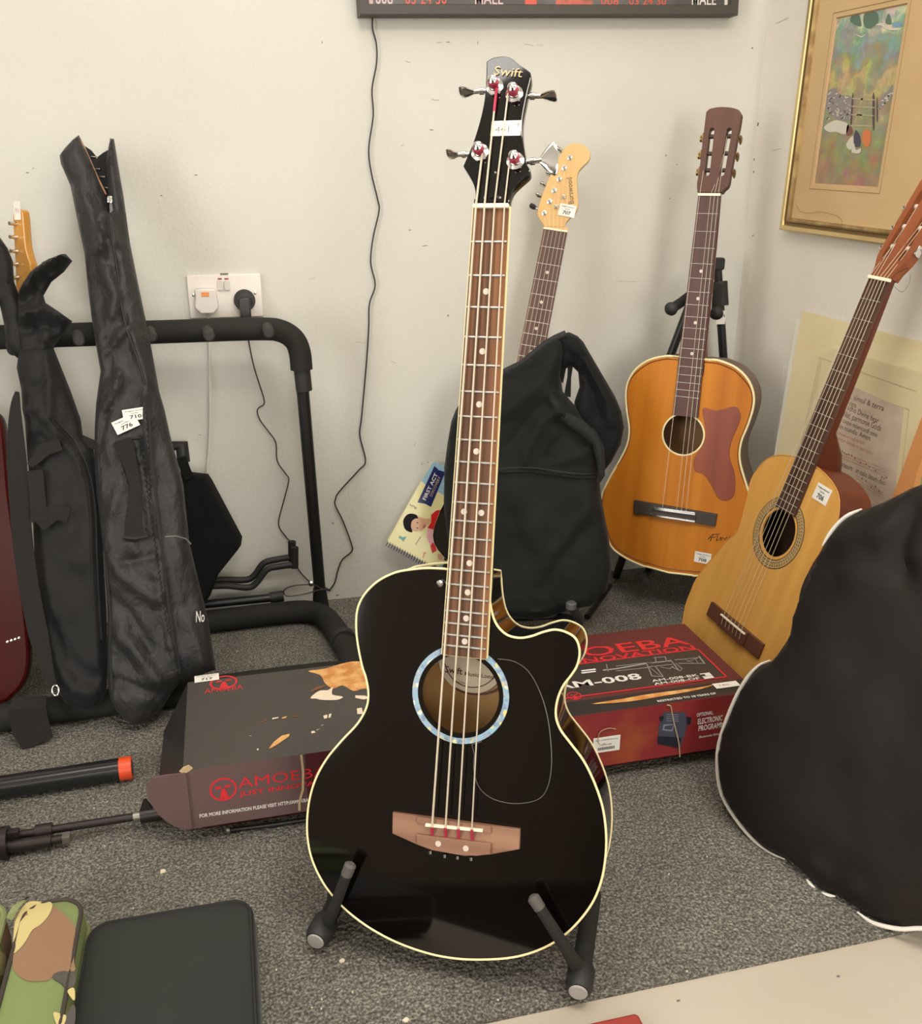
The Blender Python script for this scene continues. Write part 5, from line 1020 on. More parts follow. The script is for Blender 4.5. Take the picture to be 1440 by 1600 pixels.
for seg in ([(1347, 799), (1322, 811), (1302, 831), (1286, 856)], [(1206, 1033), (1188, 1041), (1170, 1060), (1150, 1095), (1129, 1150), (1123, 1190), (1130, 1240), (1160, 1289), (1195, 1324), (1228, 1340)], [(1262, 1371), (1273, 1385), (1285, 1393), (1306, 1397)], [(1340, 1421), (1365, 1438), (1405, 1447), (1440, 1446), (1500, 1452), (1560, 1440)]):
    mb = MB(); gc = GR.hit(1420, 1120); dn_ = .014 if seg[0][1] > 1350 else .004; P = crom([GR.hit(*q, dn_) + nrm(GR.hit(*q, .0) - gc) * .0035 for q in seg], False, 4); n_ = len(P); mb.tube(P, [0.0030 * min(1, .35 + 3 * min(i, n_ - 1 - i) / n_) for i in range(n_)], wpip, 8); mb.build('piping', body)
mb = MB(); o = crom(R([(1286, 856), (1264, 880), (1248, 908), (1241, 935), (1243, 946), (1252, 950), (1300, 960), (1330, 900), (1310, 860)]), True, 3)
mb.prism(GR, [tuple(q[:2]) for q in o], -.05, -.006, mat('smooth_black_vinyl', S(26, 23, 23), .4), bev=.008); mb.build('rear_panel', rb, label='smooth black rear panel bulging past the edge')

# ================================================================== THINGS LEANING ON THE RIGHT WALL
PW = frame_n((1.075, 1.6, 0), (-.99, 0, .135))
paper = mat('cream_card', S(222, 208, 166), .7, var=(S(212, 196, 150), 5, (1, 1, 1), .35, .65)); card2 = mat('cream_mount_board', S(212, 196, 154), .7, var=(S(202, 184, 140), 5, (1, 1, 1), .35, .65))
def card(F, px, n0, n1, m): mb = MB(); mb.prism(F, [F.uv(*q, n1) for q in px], n0, n1, m); return mb
cd = thing('backing_card', 'tall plain cream card leaning on the right wall behind the framed manuscript', 'card', PW.hit(1215, 800), PW.R)
b_ = card(PW, [(1253, 486), (1330, 506), (1480, 545), (1480, 900), (1180, 900), (1211, 720)], -.004, -.002, paper).build('sheet', cd)
mb = card(PW, [(1244, 498), (1254, 500), (1215, 720), (1208, 718)], -.008, -.006, mat('white_edge_paper', S(226, 220, 204), .7)); mb.build('rear_sheet', cd)
ms = thing('mounted_manuscript', 'old music manuscript page in cream mount under clear film, leaning on the right wall', 'picture', PW.hit(1300, 850, .006), PW.R)
mo = card(PW, [(1284, 556), (1300, 545), (1500, 600), (1480, 900), (1235, 900)], .002, .005, card2).build('mount', ms)
mb = card(PW, [(1306, 592), (1412, 639), (1394, 800), (1270, 770)], .005, .0056, mat('aged_manuscript_paper', S(198, 176, 152), .7, var=(S(180, 158, 138), 18, (1, 1, 1), .35, .65)))
inkm = mat('manuscript_ink', S(80, 66, 58), .7); inkr = mat('manuscript_red', S(176, 110, 88), .7)
ZP = lambda a, b: (1200 + a / 4.446, 480 + b / 4.446)
for s_, p0, p1, h, m in (('luttis. simul & terra', (500, 610), (800, 722), .010, inkm), ('cora.', (560, 680), (612, 700), .009, inkm), ('ste, adhis Divine hear', (500, 690), (762, 808), .010, inkm), ('fi. Nat, parmonie Gods', (490, 745), (780, 862), .011, inkm), ('tis, cuique misericordi omni', (480, 785), (755, 905), .009, inkm), ('onis mundis. Amen.', (470, 830), (712, 930), .009, inkm),
                         ('significatum est nobis', (450, 870), (665, 955), .006, inkr), ('cantabitur deinde in hoc loco', (440, 900), (720, 1025), .006, inkr), ('dit Dominum   in celis deum deo', (440, 1075), (810, 1240), .010, inkm)):
    mb.text(s_, PW.hit(*ZP(*p0), .0056), PW.hit(*ZP(*p1), .0056), h, PW.R[:, 2], m, 0)
for k in range(3):
    mb.ribbon([PW.hit(*ZP(430, 975 + k * 18), .006), PW.hit(*ZP(830, 1135 + k * 22), .006)], .0006, PW.R[:, 1], inkr, .0002)
    mb.ribbon([PW.hit(*ZP(610, 1170 + k * 20), .006), PW.hit(*ZP(800, 1290 + k * 20), .006)], .0006, PW.R[:, 1], inkr, .0002)
for a, b in ((430, 985), (470, 1000), (515, 1000), (530, 1012), (545, 1022), (560, 1022), (580, 1030), (600, 1050), (640, 1080), (680, 1090), (700, 1110), (745, 1135), (790, 1180), (805, 1190), (820, 1185), (650, 1190), (680, 1205), (715, 1250), (745, 1245), (770, 1278)):
    c = PW.uv(*ZP(a, b), .006); mb.plate(PW, [(c[0] - .0018, c[1]), (c[0], c[1] - .002), (c[0] + .0018, c[1]), (c[0], c[1] + .002)], .0062, inkm)
mb.build('manuscript_page', mo, 0)
mb = MB(); lnm = mat('mount_line', S(176, 156, 118), .6)
for a, b in (((1278, 558), (1432, 612)), ((1300, 600), (1420, 640)), ((1420, 640), (1402, 790)), ((1280, 560), (1250, 700))): mb.ribbon([PW.hit(*a, .0053), PW.hit(*b, .0053)], .0012, PW.R[:, 1] if abs(a[0] - b[0]) > 40 else PW.R[:, 0], lnm, .0003)
mb.build('mount_line', mo, label='thin ruled lines on the mount')
film = mat('clear_film', (1, .99, .94, 1), .08, spec=.5, alpha=.035, bump=(14, .6, (1, 1, 2), .02))
mb = card(PW, [(1224, 562), (1252, 550), (1300, 540), (1344, 534), (1500, 560), (1490, 900), (1205, 900), (1208, 720)], .010, .0104, film); mb.build('plastic_sleeve', ms, label='clear crinkled film over the mount')
wf = thing('picture_frame', 'light wooden picture frame edge leaning on the right wall beyond the manuscript', 'picture frame', PW.hit(1400, 850, .03), PW.R)
mb = card(PW, [(1440, 650), (1448, 630), (1540, 640), (1540, 655), (1455, 668), (1430, 745), (1405, 900), (1372, 900), (1393, 778)], .02, .036, mat('light_wood_frame', S(200, 140, 86), .45, var=(S(182, 120, 68), 12, (1, .2, 1), .3, .7))); mb.build('frame_moulding', wf)
mb = card(PW, [(1455, 668), (1540, 655), (1540, 900), (1405, 900), (1430, 745)], .018, .024, mat('green_print', S(170, 176, 116), .5, var=(S(120, 140, 80), 14, (1, 1, 1), .4, .6))); mb.build('picture', wf)

# ---- framed painting on the right wall
a_ = rw(1217, 359, 1.155); b_ = rw(1382, 383, 1.155); uu = nrm(b_ - a_); nn = np.array([-1., 0, 0]); nn = nrm(nn - uu * (nn @ uu)); vv = np.cross(nn, uu)
PF = Frame(a_, np.array([uu, vv, nn]).T)
fp = thing('framed_painting', 'gilt-framed landscape painting with wide tan mount hanging on the right wall', 'picture', a_ + uu * .23, PF.R)
gilt = mat('gilt_moulding', (.46, .33, .14, 1), .38, metal=.7, var=((.30, .19, .08, 1), 30, (1, 1, 1), .4, .6)); giltd = mat('dark_gilt', (.16, .095, .035, 1), .45, metal=.5); giltb = mat('bright_gilt', (.72, .55, .27, 1), .3, metal=.8)
W_, H_ = .470, .62
def frame_strip(mb, F, x0, y0, x1, y1, prof, m):
    """mitred moulding; prof: list of (inset, n) pairs"""
    V = []; 
    for d, z in prof: V += [F.p(x0 + d, y0 + d, z), F.p(x1 - d, y0 + d, z), F.p(x1 - d, y1 - d, z), F.p(x0 + d, y1 - d, z)]
    fs = []
    for i in range(len(prof) - 1):
        for k in range(4): l = (k + 1) % 4; fs.append((i * 4 + k, i * 4 + l, i * 4 + 4 + l, i * 4 + 4 + k))
    mb.add(V, fs, m)
mb = MB(); frame_strip(mb, PF, 0, 0, W_, H_, [(0, -.017), (0, 0), (.003, .002), (.010, .001), (.011, -.003)], giltb); frame_strip(mb, PF, 0, 0, W_, H_, [(.011, -.003), (.016, -.004), (.018, -.002)], giltd); frame_strip(mb, PF, 0, 0, W_, H_, [(.018, -.002), (.021, -.001), (.025, -.004), (.026, -.010)], gilt)
mb.build('gilt_frame', fp, 0)
mtan = mat('tan_mount', S(206, 176, 128), .6, var=(S(196, 164, 116), 4, (1, 1, 1), .35, .65))
ZA = lambda a, b: (1240 + a / 5.333, b / 5.333)
w4 = [PF.uv(*ZA(*q), -.011) for q in ((330, 135), (918, 50), (735, 1580), (190, 1530))]
xl, xr_ = (w4[0][0] + w4[3][0]) / 2, (w4[1][0] + w4[2][0]) / 2; yb_ = (w4[2][1] + w4[3][1]) / 2; yt_ = (w4[0][1] + w4[1][1]) / 2
mb = MB(); mb.plate(PF, [(.02, .02), (W_ - .02, .02), (W_ - .02, H_ - .02), (.02, H_ - .02)], -.009, mtan, holes=[[(xl, yb_), (xr_, yb_), (xr_, yt_), (xl, yt_)]])
frame_strip(mb, PF, xl, yb_, xr_, yt_, [(-.009, -.0088), (-.0085, -.0082), (-.0078, -.0088)], mat('mount_groove', S(150, 118, 80), .6)); frame_strip(mb, PF, xl, yb_, xr_, yt_, [(0, -.009), (.0022, -.0118)], mat('mount_bevel', S(188, 150, 110), .5))
stn = mat('water_stain', S(178, 142, 94), .7)
mb.ribbon(crom([PF.p(*PF.uv(1040 + a / 2.667, b / 2.667, -.009), -.0086) for a, b in ((545, 855), (560, 880), (600, 888), (640, 882), (680, 890), (715, 900), (735, 925), (725, 945))], False, 4), .0012, PF.R[:, 1], stn, .0003)
mo2 = mb.build('mount', fp, 0)
def painting():
    m = bpy.data.materials.new('landscape_paint'); m.use_nodes = True; nt = m.node_tree; b = nt.nodes['Principled BSDF']; b.inputs['Roughness'].default_value = .6
    tc = nt.nodes.new('ShaderNodeTexCoord'); sp = nt.nodes.new('ShaderNodeSeparateXYZ'); nt.links.new(tc.outputs['Object'], sp.inputs[0])
    nz = nt.nodes.new('ShaderNodeTexNoise'); nz.inputs['Scale'].default_value = 26; nz.inputs['Detail'].default_value = 6; nt.links.new(tc.outputs['Object'], nz.inputs['Vector'])
    ad = nt.nodes.new('ShaderNodeMath'); ad.operation = 'MULTIPLY_ADD'; ad.inputs[1].default_value = .24; nt.links.new(nz.outputs['Fac'], ad.inputs[0]); nt.links.new(sp.outputs[1], ad.inputs[2])
    mr = nt.nodes.new('ShaderNodeMapRange'); mr.inputs[1].default_value = yb_ + .12; mr.inputs[2].default_value = yt_ + .12; nt.links.new(ad.outputs[0], mr.inputs[0])
    cr = nt.nodes.new('ShaderNodeValToRGB'); e = cr.color_ramp.elements; e[0].position = 0; e[0].color = S(162, 128, 104); e[1].position = 1; e[1].color = S(206, 202, 168)
    for p, c in ((.14, S(150, 136, 96)), (.3, S(142, 146, 108)), (.42, S(150, 142, 116)), (.52, S(158, 150, 112)), (.6, S(186, 170, 116)), (.68, S(158, 146, 110)), (.76, S(140, 146, 122)), (.84, S(140, 158, 156)), (.9, S(138, 154, 132)), (.95, S(160, 174, 150))): q = e.new(p); q.color = c
    nt.links.new(mr.outputs[0], cr.inputs[0])
    n2 = nt.nodes.new('ShaderNodeTexNoise'); n2.inputs['Scale'].default_value = 38; n2.inputs['Detail'].default_value = 6; nt.links.new(tc.outputs['Object'], n2.inputs['Vector'])
    mx = nt.nodes.new('ShaderNodeMix'); mx.data_type = 'RGBA'; mx.blend_type = 'OVERLAY'; mx.inputs[0].default_value = .6; nt.links.new(cr.outputs[0], mx.inputs[6]); nt.links.new(n2.outputs['Color'], mx.inputs[7])
    nt.links.new(mx.outputs[2], b.inputs['Base Color']); return m
mb = MB(); mb.plate(PF, [(xl - .002, yb_ - .002), (xr_ + .002, yb_ - .002), (xr_ + .002, yt_ + .002), (xl - .002, yt_ + .002)], -.012, painting())
pw = mat('paint_white', S(206, 200, 184), .6); pl_ = mat('paint_lilac_grey', S(140, 132, 130), .6); pdk = mat('paint_dark', S(84, 70, 66), .6); por = mat('paint_orange', S(206, 122, 74), .6); pnv = mat('paint_navy', S(74, 68, 84), .6); pbl = mat('paint_blue', S(120, 156, 178), .6); pgn = mat('paint_dark_green', S(92, 116, 98), .6)
def blob(pts, m, z=-.0117): mb.plate(PF, [tuple(t[:2]) for t in crom([PF.uv(*ZA(*q), z) for q in pts], True, 3)], z, m)
random.seed(11)
blob([(285, 760), (340, 735), (390, 790), (470, 800), (480, 870), (460, 1000), (370, 1000), (290, 940), (260, 850)], pl_, -.0118)
for k in range(44):
    a, b = random.uniform(275, 465), random.uniform(760, 985); dx, dy = random.uniform(-18, 18), random.uniform(8, 24); blob([(a, b), (a + 9, b + 4), (a + dx + 5, b + dy), (a + dx - 4, b + dy - 2)], pw if k % 3 else pdk, -.0116)
blob([(250, 1060), (320, 1010), (380, 1005), (455, 1040), (430, 1118), (350, 1098), (290, 1100)], pw)
blob([(690, 900), (740, 800), (790, 750), (825, 700), (815, 800), (770, 860), (710, 915)], pl_, -.0118)
for k in range(16):
    t = random.random(); a, b = 700 + t * 110, 900 - t * 150 + random.uniform(-25, 35); blob([(a, b), (a + 14, b - 8), (a + 20, b - 2), (a + 6, b + 7)], pw, -.0116)
for l in ([(484, 800), (496, 800), (482, 1030), (470, 1030)], [(655, 800), (672, 800), (672, 1060), (655, 1060)], [(688, 830), (698, 830), (700, 1000), (690, 1000)]): blob(l, pdk)
gt = mat('paint_gate', S(172, 162, 124), .6)
for l in ([(496, 815), (655, 825), (655, 838), (496, 828)], [(494, 880), (655, 890), (655, 902), (494, 893)], [(490, 950), (650, 958), (650, 968), (490, 962)], [(480, 1040), (640, 1045), (640, 1056), (480, 1052)], [(560, 820), (574, 820), (560, 880), (548, 880)], [(500, 1020), (540, 930), (575, 980), (560, 990), (538, 955), (512, 1022)]): blob(l, gt, -.0115)
blob([(445, 1040), (480, 1060), (490, 1110), (460, 1130), (435, 1120)], mat('paint_maroon', S(120, 78, 74), .6)); blob([(505, 1110), (520, 1085), (548, 1130), (555, 1210), (520, 1225), (490, 1190)], pnv, -.0114); blob([(440, 1190), (490, 1130), (495, 1200), (470, 1250), (440, 1225)], pw, -.0113); blob([(480, 1250), (500, 1190), (515, 1250), (555, 1235), (550, 1275), (490, 1275)], pw, -.0112)
blob([(575, 1100), (600, 1080), (640, 1100), (635, 1200), (600, 1225), (570, 1180)], por, -.0113); blob([(820, 190), (890, 185), (895, 215), (830, 222)], pbl); blob([(760, 190), (790, 110), (815, 200)], pgn); blob([(470, 150), (510, 100), (545, 130), (560, 220), (480, 190)], pgn); blob([(590, 110), (690, 100), (700, 190), (620, 240), (580, 200)], pgn)
blob([(680, 210), (730, 190), (800, 230), (880, 235), (880, 250), (790, 250), (730, 215)], pw, -.0113); blob([(510, 280), (560, 300), (600, 280), (560, 312)], pw, -.0113)
mb.build('painting', mo2, 0, label='loose green and ochre landscape with a gate')

# ---- display frame high on the back wall
DF0 = wl(562, 24, 1.965); DF1 = wl(1152.5, 24, 1.965); uu = nrm(DF1 - DF0); nn = np.array([0, -1., 0]); vv = np.cross(nn, uu); DF = Frame(DF0, np.array([uu, vv, nn]).T); WD = np.linalg.norm(DF1 - DF0)
df = thing('display_frame', 'wide black framed lineup display with red and white numbers, high on the back wall', 'picture frame', DF0 + uu * WD / 2, DF.R)
mb = MB(); frame_strip(mb, DF, 0, 0, WD, .40, [(0, -.034), (0, 0), (.002, .001), (.018, .001), (.020, -.004), (.020, -.012)], mat('frame_black_brown', S(66, 60, 54), .5)); mb.build('frame_moulding', df, 0)
mb = MB(); pan = mat('display_panel_grey', S(96, 94, 92), .4, var=(S(70, 66, 64), 5, (1, 1, 1), .4, .6)); mb.plate(DF, [(.018, .018), (WD - .018, .018), (WD - .018, .38), (.018, .38)], -.010, pan)
def dx(px): return DF.uv(px, 12, -.01)[0]
rp = mat('display_red', S(200, 84, 66), .4); wp = mat('display_white', S(216, 208, 200), .4); pk = mat('display_pink', S(206, 176, 176), .4)
yb2 = .0205
for s_, x0, x1, m, h in (('008', 587, 614, pk, .022), ('03 24 30', 633, 698, rp, .022), ('MALE', 742, 786, pk, .022), ('008', 938, 966, rp, .014), ('03 24 30', 982, 1040, rp, .014), ('MALE', 1080, 1118, wp, .022)):
    mb.text(s_, DF.p(dx(x0), yb2, -.0098), DF.p(dx(x1), yb2, -.0098), h, DF.R[:, 2], m, .01)
for x0, x1, m in ((576, 583, pk), (820, 838, rp), (868, 926, mat('display_photo_red', S(190, 96, 78), .4, var=(S(120, 80, 74), 30, (1, 1, 1), .4, .6))), (1131, 1138, wp)): mb.plate(DF, [(dx(x0), .0202), (dx(x1), .0202), (dx(x1), .06), (dx(x0), .06)], -.0097, m)
mb.build('display_panel', df, 0)

# ---- wall socket, plugs, cables
SF = Frame(wl(352, 462, 1.999), BACKF.R)
sk = thing('wall_socket', 'white double wall socket with two switches above the rack rail', 'socket', wl(352, 494, 1.999), SF.R)
wp_ = mat('white_plastic', S(228, 220, 210), .35); sw = mat('switch_plastic', S(206, 198, 188), .35)
mb = MB(); mb.box(SF, (0, 0, .004), (.146, .086, .010), wp_, .002); pl = mb.build('faceplate', sk)
for k in (0, 1):
    q = SF.uv(344 + k * 10.5, 446, .009); mb = MB(); mb.box(SF, (q[0], q[1], .0105), (.0115, .019, .005), sw, .001); s1 = mb.build('switch', pl)
    mb = MB(); mb.box(SF, (q[0], q[1] + .013, .0094), (.008, .003, .001), mat('red_indicator', S(150, 50, 44), .4)); mb.build('red_mark', s1)
for x, y in ((302, 461), (398.5, 458)): mb = MB(); mb.lathe(SF.hit(x, y, .009), SF.R[:, 2], [(.003, 0), (.0028, .001), (.0015, .0016)], chrome, 12); mb.build('screw', pl)
tm_ = MB(); q = SF.uv(350, 428, .009); tm_.box(SF, (q[0], q[1], .0098), (.016, .003, .0008), mat('paint_chip', S(120, 112, 102), .7)); tm_.build('chipped_paint', pl)
wpg = thing('plug', 'white plug with an orange label in the left socket', 'plug', SF.hit(322, 488, .02), SF.R)
mb = MB(); o = [SF.uv(280 + a / 9.6, 410 + b / 9.6, .03) for a, b in ((232, 425), (260, 400), (400, 392), (520, 400), (545, 420), (560, 500), (592, 640), (588, 680), (520, 765), (325, 768), (232, 680), (228, 640), (240, 500))]
mb.prism(SF, [tuple(t[:2]) for t in o], .0095, .034, mat('white_plug_plastic', S(222, 214, 208), .4), bev=.003); bdy = mb.build('plug_body', wpg)
q = SF.uv(320.5, 460, .034); mb = MB(); mb.box(SF, (q[0], q[1], .0343), (.015, .009, .001), mat('orange_label', S(236, 150, 80), .5), .0004); mb.build('orange_label', bdy)
bpg = thing('plug', 'black round plug in the right socket of the double wall socket', 'plug', SF.hit(383, 480, .02), SF.R)
q = SF.uv(382, 468, .02); mb = MB(); mb.lathe(SF.p(q[0], q[1] - .002, .0095), SF.R[:, 2], [(.0215, 0), (.0215, .012), (.017, .02), (.0155, .032), (.012, .034)], RUB, 24); bdy = mb.build('plug_body', bpg)
mb = MB(); q2 = SF.uv(383, 480, .045); mb.box(SF, (q2[0], q2[1] - .006, .040), (.0215, .05, .018), mat('black_plug', S(38, 37, 38), .4), .003); mb.build('cable_grip', bdy)
wcab = mat('white_cable_sheath', S(206, 200, 188), .5); bcab = mat('dark_cable_sheath', S(42, 26, 34), .5)
mb = MB(); mb.tube(crom([wl(x, y, 1.990) for x, y in ((324, 490), (327, 530), (328, 600), (328, 670), (325, 720), (320, 780), (316, 850), (316, 930))], False, 6), .0032, wcab, 10); mb.build('cable', None, label='white cable hanging from the white plug down the back wall', category='cable')
c2 = [(386, 505), (388, 530), (396, 570), (405, 600), (412, 622), (412, 632), (402, 640), (406, 656), (420, 675), (431, 692), (433, 720), (446, 740), (451, 750), (444, 780), (435, 818), (446, 838), (455, 850), (462, 880), (470, 895), (484, 909), (495, 912)]
mb = MB(); mb.tube(crom([wl(x, y, 1.955 if i < 1 else 1.994) for i, (x, y) in enumerate(c2)], False, 5), .0013, bcab, 6); mb.build('cable', None, label='thin dark kinked cable dropping from the black plug to the rack post', category='cable')
c3 = [(582, 26), (582, 45), (588, 70), (588, 100), (581, 140), (583, 180), (576, 232), (580, 270), (590, 312), (592, 330), (583, 370), (579, 410), (586, 445), (577, 475), (576, 510), (573, 560), (565, 650), (562, 680), (571, 720), (560, 735), (530, 768), (524, 780), (524, 790), (536, 815), (549, 850), (549, 862), (535, 874), (528, 890), (523, 910), (515, 921), (508, 922)]
mb = MB(); mb.tube(crom([wl(x, y, 1.993) for x, y in c3], False, 5), .0016, bcab, 6); mb.build('cable', None, label='long dark cable wandering down the back wall from the display frame', category='cable')
c4 = [(508, 918), (516, 923), (505, 921), (490, 914), (470, 914), (452, 917), (443, 924), (447, 931), (460, 931), (480, 927), (498, 922), (512, 921)]
mb = MB(); mb.tube(crom([wl(x, y, 1.88 if 3 < i < 11 else 1.885) for i, (x, y) in enumerate(c4)], False, 5), .0013, bcab, 6); mb.build('cable', None, label='loop of dark cable tied round the foot of the rack post', category='cable')

# ---- spiral book leaning on the back wall
BK = frame_n(wl(650, 900, 1.93), (-.02, -.97, .22))
bk = thing('spiral_book', 'spiral-bound lesson book with a boy in red on its cover, leaning on the wall', 'book', BK.hit(690, 905), BK.R)
ZB = lambda a, b: (590 + a / 8.42, 700 + b / 8.42)
cA, cB, cC = BK.uv(*ZB(120, 1235)), BK.uv(*ZB(735, 155)), BK.uv(*ZB(620, 1500))
e1 = nrm(np.array(cB) - np.array(cA)); hgt = np.linalg.norm(np.array(cB) - np.array(cA)); e2 = np.array([e1[1], -e1[0]]); 
PB = lambda s, t: tuple(np.array(cA) + e1 * s * hgt + e2 * t)
wdt = .225
mb = MB(); cyan = mat('book_blue', S(150, 186, 200), .25); yel = mat('book_cream_yellow', S(226, 218, 160), .25)
oc_ = [PB(0, 0), PB(.965, 0)] + [PB(.985, .003), PB(1, .010)] + [PB(1, wdt), PB(0, wdt)]
mb.prism(BK, oc_, -.008, 0, yel); ob_ = crom([BK.uv(*ZB(*q)) for q in ((570, 430), (640, 490), (760, 560), (900, 640), (1000, 700), (1200, 760))], False, 3)
mb.plate(BK, [PB(.965, .0005), PB(.985, .003), PB(.998, .010), PB(.998, wdt), PB(.55, wdt)] + [tuple(q[:2]) for q in ob_[::-1]], .0003, cyan)
nav = mat('book_navy', S(40, 44, 92), .25)
def bp(pts, m, z): mb.plate(BK, [tuple(BK.uv(*ZB(*q))[:2]) for q in pts], z, m)
bp([(745, 235), (800, 290), (888, 315), (700, 775), (625, 735), (522, 715)], nav, .0006)
mb.text('FIRST ACT', BK.hit(*ZB(628, 690)), BK.hit(*ZB(790, 345)), .0085, BK.R[:, 2], white_p, .02, .0009); mb.text('DISCOVERY', BK.hit(*ZB(712, 640)), BK.hit(*ZB(830, 385)), .006, BK.R[:, 2], mat('book_gold', S(206, 180, 120), .3), .0, .0009)
mb.text('PLAY', BK.hit(*ZB(860, 470)), BK.hit(*ZB(1080, 600)), .014, BK.R[:, 2], white_p, .03, .0008); mb.text('fun', BK.hit(*ZB(515, 780)), BK.hit(*ZB(425, 735)), .0055, BK.R[:, 2], boxblack, 0, .0008)
skin = mat('print_skin', S(206, 158, 122), .3); sred2 = mat('print_shirt_red', S(200, 40, 36), .3); capb = mat('print_cap_black', S(24, 21, 21), .6, spec=.2); pinkw = mat('print_pink_white', S(226, 170, 172), .3)
bp([(770, 820), (850, 812), (950, 830), (1100, 850), (1100, 1000), (880, 1110), (650, 1050), (700, 980), (700, 880)], sred2, .0006)
bp([(650, 1055), (760, 1080), (870, 1120), (880, 1180), (850, 1260), (780, 1350), (720, 1380), (690, 1290), (645, 1180)], pinkw, .0008); bp([(720, 1240), (760, 1280), (770, 1350), (715, 1385), (690, 1290)], sred2, .0010); bp([(790, 1390), (850, 1400), (860, 1475), (800, 1470), (785, 1430)], skin, .0009)
bp([(540, 905), (640, 935), (690, 920), (695, 975), (645, 1020), (580, 1085), (500, 1100), (455, 1085), (430, 1010), (440, 940), (500, 890)], skin, .0008)
mb.plate(BK, [tuple(q[:2]) for q in crom([BK.uv(*ZB(*q)) for q in ((510, 880), (440, 862), (380, 880), (338, 940), (335, 1000), (360, 1070), (420, 1105), (455, 1100), (435, 1030), (450, 960), (500, 925), (530, 930))], True, 3)], .0011, capb)
for a, b in ((520, 985), (520, 1055)): bp([(a - 14, b - 14), (a + 12, b - 8), (a + 10, b + 6), (a - 10, b + 2)], mat('print_brow', S(90, 56, 44), .3), .0012)
bp([(600, 1015), (630, 1005), (622, 1045), (590, 1050)], mat('print_lips', S(190, 96, 90), .3), .0012); bp([(935, 850), (960, 960), (890, 1150), (870, 1480), (905, 1480), (1000, 1200), (1010, 900)], capb, .0012)
bp([(285, 1150), (330, 1175), (380, 1160), (335, 1235), (310, 1200), (275, 1185)], mat('print_teal', S(96, 160, 150), .3), .0007); bp([(560, 1160), (570, 1165), (500, 1275), (490, 1270)], grey_p, .0007); bp([(600, 1370), (650, 1375), (610, 1400), (600, 1450), (590, 1440)], mat('print_salmon', S(206, 130, 110), .3), .0007)
mb.build('cover', bk, 0)
mb = MB(); sp_ = mat('spiral_blue', S(56, 56, 96), .35); P = []
NSP = 34
for k in range(NSP * 8):
    t = k / (NSP * 8) * wdt; a = 2 * math.pi * k / 8; c = PB(-.012, t); P.append(BK.p(c[0] + e1[0] * .0068 * math.cos(a), c[1] + e1[1] * .0068 * math.cos(a), -.004 + .0072 * math.sin(a)))
mb.tube(P, .0008, sp_, 5); mb.build('spiral_binding', bk)

# ================================================================== THINGS ON THE CARPET
gm = mat('gunmetal', (.035, .027, .026, 1), .35, metal=.5)
t1 = thing('black_tube', 'black tube with a bright orange tip lying on the carpet at left', 'tube', fl(100, 1225), None)
A = fl(-60, 1240, .02); B = fl(188, 1202, .02)
mb = MB(); mb.tube([A, B], .0185, mat('glossy_black_tube', (.012, .012, .012, 1), .22), 24); mb.build('barrel', t1)
d = nrm(B - A); mb = MB(); mb.tube([B - d * .001, B + d * .018, B + d * .0185], [.0190, .0190, .0165], mat('orange_plastic', S(214, 74, 36), .35), 24); mb.tube([B + d * .012, B + d * .019], .012, gm, 20); mb.build('orange_tip', t1)
t2 = thing('rifle_barrel', 'thin black rifle barrel with sight and gas tube lying below the orange-tipped tube', 'gun part', fl(120, 1320), None)
ZG = lambda a, b, z=.022: fl(a / 5.538, 1160 + b / 5.538, z)
mb = MB(); mb.tube([ZG(60, 815), ZG(1190, 640)], .0062, gm, 18); bl = mb.build('barrel', t2)
a, b = ZG(310, 775), ZG(455, 752); mb = MB(); mb.tube([a, b], .0105, gm, 18); mb.build('gas_block', t2)
mb = MB(); mb.tube([ZG(60, 905, .016), ZG(450, 850, .016)], .0095, gm, 18); mb.tube([ZG(450, 850, .016), ZG(560, 830, .016)], .0065, gm, 14); mb.build('gas_tube', t2)
mb = MB(); c = ZG(575, 825, .017); mb.box(Frame(c, I3), (0, 0, 0), (.011, .014, .012), mat('worn_metal', (.3, .28, .25, 1), .35, metal=.8), .001); mb.build('worn_latch', t2)
mb = MB(); d = nrm(ZG(455, 752) - ZG(60, 815)); c = ZG(40, 870, .02); mb.tube([c - d * .09, c], .021, gm, 22); mb.tube([c - d * .004, c + d * .006], .024, gm, 22); mb.build('handguard', t2)
mb = MB(); c = ZG(55, 870, .02); F_ = frame_n(c, d); ring(mb, F_, (0, 0), .020, .0228, 0, .003, MATS['worn_metal'], 30); mb.build('retaining_ring', t2)
mb = MB(); mb.box(Frame(ZG(100, 800, .03), I3), (0, 0, 0), (.022, .012, .016), gm, .002); mb.build('sling_bracket', t2)
mb = MB(); a = ZG(1130, 650); mb.tube([a + d * .004, a + d * .016], .0078, MATS['worn_metal'], 16); mb.tube([a + d * .014, a + d * .045], .0115, gm, 16); mb.build('muzzle', t2)
mb = MB(); c = a + d * .024; mb.add([c + np.array(q) for q in ((-.012, -.004, .004), (.012, -.004, .004), (.012, .004, .004), (-.012, .004, .004), (-.003, -.002, .028), (.001, -.002, .028), (.001, .002, .028), (-.003, .002, .028))], [(0, 1, 5, 4), (1, 2, 6, 5), (2, 3, 7, 6), (3, 0, 4, 7), (4, 5, 6, 7), (3, 2, 1, 0)], gm); mb.build('front_sight', t2, 0)
mb = MB(); mb.tube([fl(358, 1297, .006), fl(430, 1288, .006), fl(540, 1272, .006)], .0035, TUBE, 10); mb.tube([fl(355, 1297, .008), fl(360, 1297, .008)], .0055, MATS['worn_metal'], 10)
mb.build('metal_rod', None, label='thin dark rod with a pale tip under the front edge of the box', category='rod')

